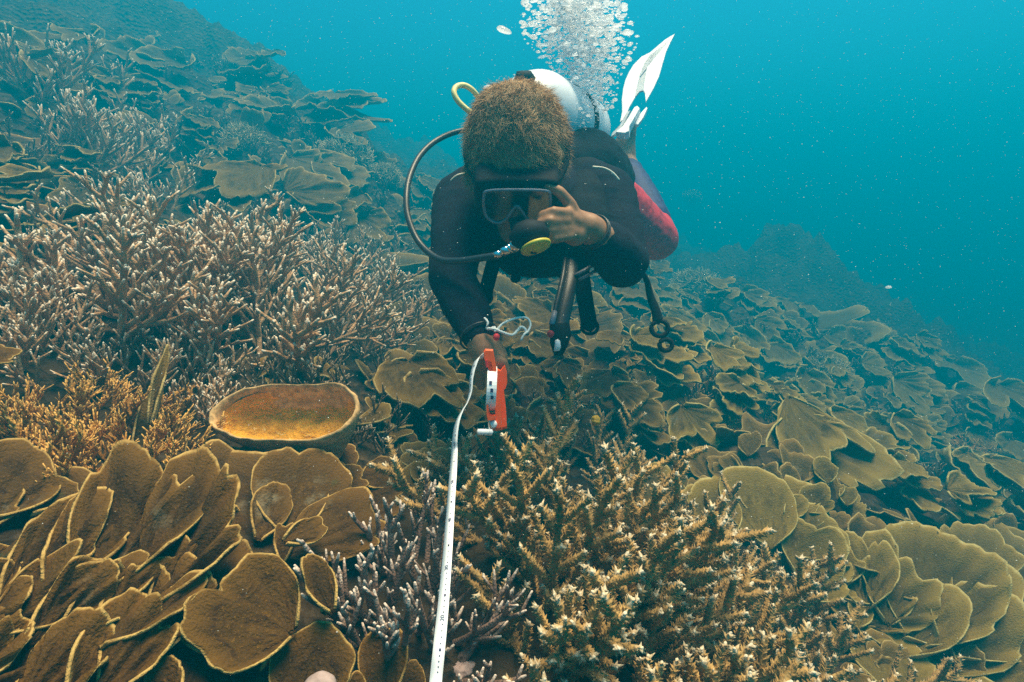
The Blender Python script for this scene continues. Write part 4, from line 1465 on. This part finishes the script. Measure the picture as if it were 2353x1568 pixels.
for a0, a1, rr in ((0, 0.22, 0.0058), (0.25, 0.30, 0.0048), (0.33, 0.60, 0.0070), (0.64, 0.72, 0.0078), (0.76, 1.0, 0.0088)):
    b.tube([f0 + (f1 - f0) * a0, f0 + (f1 - f0) * a1], [rr, rr], 14)
b.tube([f0, f1], [0.0042, 0.0042], 10)
b.build('hose_fitting', M_METAL, reg)
b = MB()
hp = spline([f0, P(1100, 594, 0.895), P(1050, 600, 0.92), P(1005, 594, 0.95), P(962, 556, 0.98), P(938, 500, 1.0), P(934, 450, 1.02), P(942, 405, 1.05), P(965, 358, 1.09), P(1005, 322, 1.13), P(1065, 300, 1.17), P(1150, 300, 1.19), P(1215, 285, 1.19)], 80)
b.tube(hp, 0.0056, 10)
b.build('hose', M_HOSE, reg)
b = MB()
b.tube([P(1215, 285, 1.19), P(1225, 262, 1.19)], [0.022, 0.020], 16)
b.build('first_stage', M_METAL, reg)

oh = tag(None or (lambda b: (b.tube(spline([P(1165, 310, 1.19), P(1112, 274, 1.16), P(1078, 256, 1.14), P(1052, 232, 1.13), P(1043, 212, 1.13), P(1050, 199, 1.14), P(1068, 197, 1.15), P(1088, 210, 1.16), P(1108, 238, 1.18), P(1130, 270, 1.2), P(1200, 300, 1.2)], 60), 0.0055, 10), b.build('octopus_hose', M_PALEYEL))[1])(MB()),
         'pale yellow hose looped up beside the hair of the diver', 'hose')

# gauge console hanging under the chest
gc = thing('gauge_console', P(1300, 610, 1.05), 'black gauge console hanging on its hose, with a red button and white tag', 'gauge')
b = MB()
b.tube(spline([P(1300, 590, 1.06), P(1292, 640, 1.02), P(1276, 710, 0.99), P(1268, 748, 0.98)], 20), 0.0042, 8)
b.tube(spline([P(1316, 590, 1.06), P(1308, 660, 1.02), P(1294, 730, 0.99), P(1290, 752, 0.98)], 20), 0.0125, 10, squash=0.4, ref=FWD)
b.build('hose', M_HOSE, gc)
b = MB()
b.prism(np.array([(-0.016, 0.022), (0.018, 0.022), (0.021, 0.0), (0.014, -0.020), (0.006, -0.034), (-0.008, -0.034), (-0.015, -0.012)]), P(1284, 772, 0.98), RT, UPC, 0.026, bev=0.10)
b.build('console_case', M_BLACK, gc)
b = MB()
b.ellipsoid(P(1265, 768, 0.965), [RT, UPC, -FWD], (0.0062, 0.0062, 0.004))
b.build('button', M_REDINK, gc)
b = MB()
b.prism(np.array([(-0.0055, -0.011), (0.004, -0.010), (0.0065, -0.003), (0.005, 0.007), (0.001, 0.010), (-0.003, 0.008)]), P(1280, 793, 0.964), RT, UPC, 0.003)
b.build('white_tag', M_WHITE, gc)
b = MB()
b.tube([P(1275, 716, 0.983), P(1268, 746, 0.972)], [0.0045, 0.0055], 10)
b.build('hose_sleeve', M_GREY, gc)

# spare clip hanging from the elbow side
cl_ = thing('dangling_clip', P(1490, 650, 1.12), 'dark ringed clip dangling on a strap at the bent elbow', 'clip')
b = MB()
b.tube(spline([P(1468, 615, 1.09), P(1486, 645, 1.11), P(1494, 680, 1.12), P(1506, 712, 1.12), P(1512, 738, 1.12)], 16), np.linspace(0.004, 0.011, 16), 8, squash=0.5, ref=FWD)
b.build('strap', M_VEST, cl_)
for (uu, vv, r_) in ((1516, 755, 0.0165), (1530, 793, 0.0125)):
    a = np.linspace(0, 2 * math.pi, 24, endpoint=False)
    b = MB()
    c = P(uu, vv, 1.12)
    b.tube(c[None] + np.outer(np.cos(a) * r_, RT) + np.outer(np.sin(a) * r_ * 0.9, UPC), 0.0048, 8, closed=True)
    b.build('ring', M_BLACK, cl_)

# ------------------------------------------------------------------ tape measure
RD = 0.872
S = RD / FPX
reel = thing('tape_reel', P(1140, 985, 0.9), 'bright orange open reel of white measuring tape held in the diver\'s hand', 'tape measure')


def rp(u, v, dz=0.0):
    """A point on the reel from frame units, dz metres nearer the camera."""
    return P(u, v, RD - dz)


def bar(px, depth, name, mat, dz=0.0, bev=0.06):
    o = rp(1140, 890, dz)
    q = np.array([((u - 1140) * S, (890 - v) * S) for u, v in px])
    b = MB()
    b.prism(q, o, RT, UPC, depth, bev=bev)
    return b.build(name, mat, reel, smooth=False)


bar([(1112, 808), (1116, 803), (1133, 804), (1136, 822), (1143, 862), (1150, 930), (1153, 986), (1140, 988), (1139, 930), (1136, 870), (1130, 830), (1113, 824)], 0.016, 'frame', M_ORANGE, 0.012)
bar([(1141, 846), (1150, 850), (1157, 842), (1160, 838), (1165, 856), (1166, 880), (1162, 892), (1158, 896), (1163, 940), (1165, 984), (1152, 988), (1147, 960), (1146, 905), (1143, 876)], 0.014, 'handle', M_ORANGE, -0.006)
bar([(1119, 928), (1122, 928), (1124, 953), (1138, 952), (1138, 962), (1122, 964), (1119, 950)], 0.020, 'crossbar', M_ORANGE, 0.02)
bar([(1121, 962), (1141, 961), (1142, 988), (1124, 986)], 0.018, 'foot', M_ORANGE, 0.010)
bar([(1116, 830), (1120, 828), (1121, 845), (1118, 846)], 0.012, 'guide', M_REDINK, 0.018)
b = MB()
ax = nrm(RT * 0.995 - UPC * 0.05 + FWD * 0.05)
SC = rp(1129, 893, 0.0)
prof = [(-0.0072, 0.010), (-0.0072, 0.034), (0.0072, 0.034), (0.0072, 0.010)]
b.tube([SC + ax * a for a, r in prof], [r for a, r in prof], 40, squash=1.0)
b.build('spool', M_TAPE, reel, smooth=False)
b = MB()
for (uu, vv) in ((1127, 868), (1131, 893), (1132, 917)):
    nn = nrm(P(uu, vv, RD) - P(1129, 893, RD) - FWD * 0.05)
    b.prism(np.array([(-0.002, -0.0028), (0.002, -0.0028), (0.002, 0.0028), (-0.002, 0.0028)]), SC + nn * 0.0344 + ax * 0.001 - FWD * 0.0, ax, nrm(np.cross(nn, ax)), 0.001)
b.build('spool_print', M_INK, reel, smooth=False)
b = MB()
b.ellipsoid(rp(1133, 975, 0.022), [RT, UPC, -FWD], (0.0062, 0.0062, 0.005))
b.build('hub_screw', M_WHITE, reel)
b = MB()
b.tube([rp(1098, 993, 0.03), rp(1122, 993, 0.026)], [0.0046, 0.0046], 14)
b.tube([rp(1122, 993, 0.026), rp(1129, 993, 0.024)], [0.0052, 0.0052], 14)
b.build('crank_handle', M_WHITE, reel)
b = MB()
b.tube([rp(1127, 993, 0.026), rp(1120, 940, 0.026)], [0.002, 0.002], 8)
b.build('crank_arm', M_METAL, reel)
b = MB()
b.prism(np.array([((u_ - 1149) * S, (965 - v_) * S) for u_, v_ in ((1147, 945), (1150, 950), (1153, 972), (1150, 978), (1146, 972))]), rp(1149, 965, 0.0085), RT, UPC, 0.004)
b.build('inner_plate', M_GREY, reel, smooth=False)

tp = [(1118, 817, .885, 8), (1107, 818, .875, 12), (1096, 827, .865, 11), (1088, 848, .86, 10), (1083, 872, .855, 9), (1081, 900, .85, 8), (1074, 924, .845, 6), (1063, 943, .84, 7), (1054, 962, .835, 10), (1048, 985, .83, 12), (1045, 1012, .825, 13),
      (1044, 1040, .82, 15), (1041, 1090, .77, 17.5), (1036, 1160, .725, 19), (1030, 1250, .675, 21.5), (1024, 1330, .645, 24), (1017, 1410, .62, 26.5), (1008, 1500, .595, 28.5), (1000, 1580, .58, 30.5), (992, 1680, .54, 33)]
K = spline(np.array([P(a, c, d) for a, c, d, w_ in tp]), 120)
Wd = np.interp(np.linspace(0, len(tp) - 1, 120), np.arange(len(tp)), [w_ * d / FPX for a, c, d, w_ in tp])
tg = nrm(np.gradient(K, axis=0))
TW = 0.0128
# the tape has one width; where it looks narrower it is turned edge on
cosr = np.clip(Wd / TW, 0.2, 1.0)
side0 = nrm(RT[None] - tg * (tg @ RT)[:, None])
nrm0 = np.cross(side0, tg)
nrm0 = np.where((np.einsum('ij,ij->i', nrm0, -K) < 0)[:, None], -nrm0, nrm0)
sd = nrm(side0 * cosr[:, None] + nrm0 * np.sqrt(1 - cosr ** 2)[:, None])
nn = nrm(np.cross(sd, tg))
nn = np.where((np.einsum('ij,ij->i', nn, -K) < 0)[:, None], -nn, nn)
m = len(K)
V = np.vstack([K - sd * TW / 2 + nn * .0003, K + sd * TW / 2 + nn * .0003, K + sd * TW / 2 - nn * .0003, K - sd * TW / 2 - nn * .0003])
q = []
for k in range(4):
    k2 = (k + 1) % 4
    q += [(k * m + i, k * m + i + 1, k2 * m + i + 1, k2 * m + i) for i in range(m - 1)]
b = MB()
b.add(V, q)
tape = b.build('tape', M_TAPE, reel)


def on_tape(v):
    """Index along the tape at frame height v."""
    vv = 784 - FPX * (K @ UPC) / (K @ FWD)
    i = int(np.argmin(np.abs(vv - v) + (np.arange(m) < 20) * 1e3))
    return i


marks = MB()


def dash(v, a, l, off=0.0012):
    i = on_tape(v)
    c = K[i] + nn[i] * 0.0006 + sd[i] * off
    marks.add([c - sd[i] * a - tg[i] * l, c + sd[i] * a - tg[i] * l, c + sd[i] * a + tg[i] * l, c - sd[i] * a + tg[i] * l], [(0, 1, 2, 3)])


v20, v30, v40, v50, v60 = 1426, 1303, 1195, 1106, 1022
stops = [(1560, v20), (v20, v30), (v30, v40), (v40, v50), (v50, v60), (v60, 975)]
for a, c in stops:
    for k in range(1, 10):
        vv = a + (c - a) * k / 10
        dash(vv, 0.0011 if k == 5 else 0.0006, 0.0013 if k == 5 else 0.0007)
for vv in (840, 858, 872, 886, 900):
    i = int(np.argmin(np.abs(784 - FPX * (K @ UPC) / (K @ FWD) - vv) + (np.arange(m) > 40) * 1e3))
    c = K[i] + nn[i] * 0.0006
    marks.add([c - sd[i] * .0012 - tg[i] * .0014, c + sd[i] * .0012 - tg[i] * .0014, c + sd[i] * .0012 + tg[i] * .0014, c - sd[i] * .0012 + tg[i] * .0014], [(0, 1, 2, 3)])
marks.build('tick_marking', M_INK, tape, smooth=False)
for s_, vv in (('20', v20), ('30', v30), ('40', v40), ('50', v50), ('60', v60)):
    cu = bpy.data.curves.new('number', 'FONT')
    cu.body = s_
    cu.size = 0.0062 if vv > 1000 else 0.005
    cu.align_x = 'CENTER'
    cu.align_y = 'CENTER'
    cu.extrude = 0.00005
    tmp = bpy.data.objects.new('number_text', cu)
    COL.objects.link(tmp)
    me = bpy.data.meshes.new_from_object(tmp.evaluated_get(bpy.context.evaluated_depsgraph_get()))
    bpy.data.objects.remove(tmp)
    i = on_tape(vv)
    fx = -tg[i] if tg[i] @ UPC < 0 else tg[i]            # read upwards along the tape
    fz = nn[i]
    fy = np.cross(fz, fx)
    M = Matrix((tuple(fx), tuple(fy), tuple(fz))).transposed().to_4x4()
    M.translation = Vector(K[i] + nn[i] * 0.0007 + sd[i] * 0.0006)
    me.transform(M)
    me.materials.clear()
    me.materials.append(M_INK)
    link('number', me, tape)

cord = thing('wrist_cord', P(1122, 755, 0.89), 'thin white cord with a red bead, knotted at the wrist and looping right', 'cord')
b = MB()
b.tube(spline([P(1113, 731, .885), P(1121, 741, .88), P(1118, 754, .88), P(1126, 756, .88), P(1137, 752, .88), P(1138, 762, .875), P(1154, 745, .88), P(1172, 736, .885), P(1190, 731, .89), P(1210, 731, .89), P(1219, 745, .89), P(1213, 762, .885), P(1205, 768, .88), P(1197, 782, .88)], 60), 0.0018, 8)
b.tube(spline([P(1122, 755, .88), P(1138, 757, .876), P(1152, 763, .875), P(1176, 770, .88), P(1189, 760, .885), P(1197, 752, .885), P(1206, 756, .885), P(1209, 766, .885)], 40), 0.0022, 8)
b.build('strand', M_CORD, cord)
b = MB()
b.ellipsoid(P(1141, 775, .872), [RT, UPC, FWD], (0.0052, 0.0058, 0.005))
b.build('bead', M_REDINK, cord)

# ------------------------------------------------------------------ air bubbles
def bubble_mesh(seed):
    rs = np.random.default_rng(seed)
    b = MB()
    sq = rs.uniform(0.45, 0.9)
    b.ellipsoid((0, 0, 0), np.eye(3), (1, 1, sq), 14, 9)
    V = b.V[0].copy()
    V[:, 2] = np.where(V[:, 2] < 0, V[:, 2] * 0.45, V[:, 2])          # flat underside, domed top
    b.V[0] = V * (1 + 0.13 * noise3(V * 1.5 + seed, seed))[:, None]
    return b.mesh('air_bubble')


protos = [bubble_mesh(s) for s in range(8)]
for me in protos:
    me.materials.append(M_BUBBLE)


def add_bubble(p, r, label, group, k):
    o = bpy.data.objects.new('air_bubble', protos[k % 8])
    o.location = Vector(p)
    o.scale = (r * 1.15, r * 1.15, r)
    o.rotation_euler = (0.25 * math.sin(k), 0.25 * math.cos(k * 1.7), k * 1.1)
    COL.objects.link(o)
    tag(o, label, 'bubble', group)


rs = np.random.default_rng(21)
cand = []
for k in range(4200):
    v = 300 - 330 * rs.random() ** 0.8
    f = (300 - v) / 330
    cu_ = 1330 + 18 * math.sin(f * 5) + 6
    wdt = 20 + 85 * min(1, f * 1.6) + 8 * math.sin(f * 12)
    u = cu_ + float(np.clip(rs.normal(0, 0.5), -1.15, 1.15)) * wdt
    d = 1.45 + rs.uniform(-0.22, 0.28)
    r = (0.0016 + 0.0052 * rs.random() ** 3.2) * (0.8 + 0.75 * f)
    cand.append((r, u, v, d))
for k in range(16):
    f = rs.random()
    cand.append((rs.uniform(0.0075, 0.0135), 1335 + rs.normal(0, 45), 230 - 230 * f, 1.42 + rs.uniform(-0.15, 0.2)))
cand.sort(reverse=True)
for k, (r, u, v, d) in enumerate(cand[:270]):
    add_bubble(P(u, v, d), r, 'silvery air bubble among many rising in the plume above the tank', 'bubbles rising in the plume', k)
b = MB()
pv_ = []
for me in protos[:3]:
    pv_.append((np.array([x.co for x in me.vertices]), [tuple(x.vertices) for x in me.polygons]))
for k, (r, u, v, d) in enumerate(cand[270:]):
    V, F = pv_[k % 3]
    b.add(P(u, v, d) + V * r, [f for f in F if len(f) == 4], [f for f in F if len(f) == 3])
tag(b.build('fine_bubbles', M_BUBBLE), 'fine bubbles between the larger ones of the plume', 'bubbles', kind='stuff')
add_bubble(P(1157, 71, 1.4), 0.017, 'flattened air bubble rising alone, left of the plume', None, 2)
add_bubble(P(1121, 204, 1.35), 0.010, 'thin crescent air bubble just above the yellow hose loop', None, 5)
add_bubble(P(1326, 122, 1.4), 0.022, 'largest cap shaped air bubble in the middle of the plume', None, 3)
add_bubble(P(2041, 661, 2.2), 0.010, 'lone bright air bubble in open water on the right', None, 6)
for k in range(26):                                     # tiny bubbles clinging to the tank's upper side
    a, s_ = rs.uniform(-0.9, 1.2), rs.uniform(-0.03, 0.22)
    up_ = nrm(ZUP - TA * (TA @ ZUP))
    sdv = np.cross(TA, up_)
    p = T0 + TA * s_ + (up_ * math.cos(a) + sdv * -math.sin(a)) * 0.0925
    add_bubble(p, rs.uniform(0.0012, 0.003), 'tiny bubble clinging to the white tank', 'bubbles on the tank', k)

# drifting specks
rs = np.random.default_rng(8)
oc = np.array([(1, 0, 0), (-1, 0, 0), (0, 1, 0), (0, -1, 0), (0, 0, 1), (0, 0, -1)], float)
of = [(0, 2, 4), (2, 1, 4), (1, 3, 4), (3, 0, 4), (2, 0, 5), (1, 2, 5), (3, 1, 5), (0, 3, 5)]
b = MB()
n = 15000
d = 0.35 + 4.2 * rs.random(n) ** 0.75
u = rs.uniform(-300, 2650, n)
v = rs.uniform(-250, 1750, n)
for k in range(n):
    p = P(u[k], v[k], d[k])
    if p[2] < float(H(p[0], p[1], False)) + 0.05:
        continue
    b.add(p + oc * rs.uniform(0.0004, 0.0009) * (0.3 + 0.75 * d[k]) * rs.uniform(0.6, 1.2, 3), None, of)
tag(b.build('floating_specks', M_SPECK, smooth=False), 'pale specks drifting in the water', 'plankton', kind='stuff')

# ------------------------------------------------------------------ the water: one box of even haze
def water_haze():
    b = MB()
    x0, x1, y0, y1, z0, z1 = -34, 34, -8, 44, -8.5, 2.75
    V = [(x, y, z) for x in (x0, x1) for y in (y0, y1) for z in (z0, z1)]
    q = [(0, 1, 3, 2), (4, 6, 7, 5), (0, 4, 5, 1), (2, 3, 7, 6), (0, 2, 6, 4), (1, 5, 7, 3)]
    b.add(V, q)
    m = bpy.data.materials.new('water_haze')
    m.use_nodes = True
    ns, ls = m.node_tree.nodes, m.node_tree.links
    ns.clear()
    o = ns.new('ShaderNodeOutputMaterial')
    pv = ns.new('ShaderNodeVolumePrincipled')
    pv.inputs['Color'].default_value = (0.0, 0.39, 0.59, 1)
    pv.inputs['Density'].default_value = 0.21
    pv.inputs['Anisotropy'].default_value = 0.35
    ls.new(pv.outputs[0], o.inputs['Volume'])
    ob = b.build('haze', m, smooth=False)
    tag(ob, 'blue green sea water that hides the far reef', 'water', kind='stuff')


water_haze()
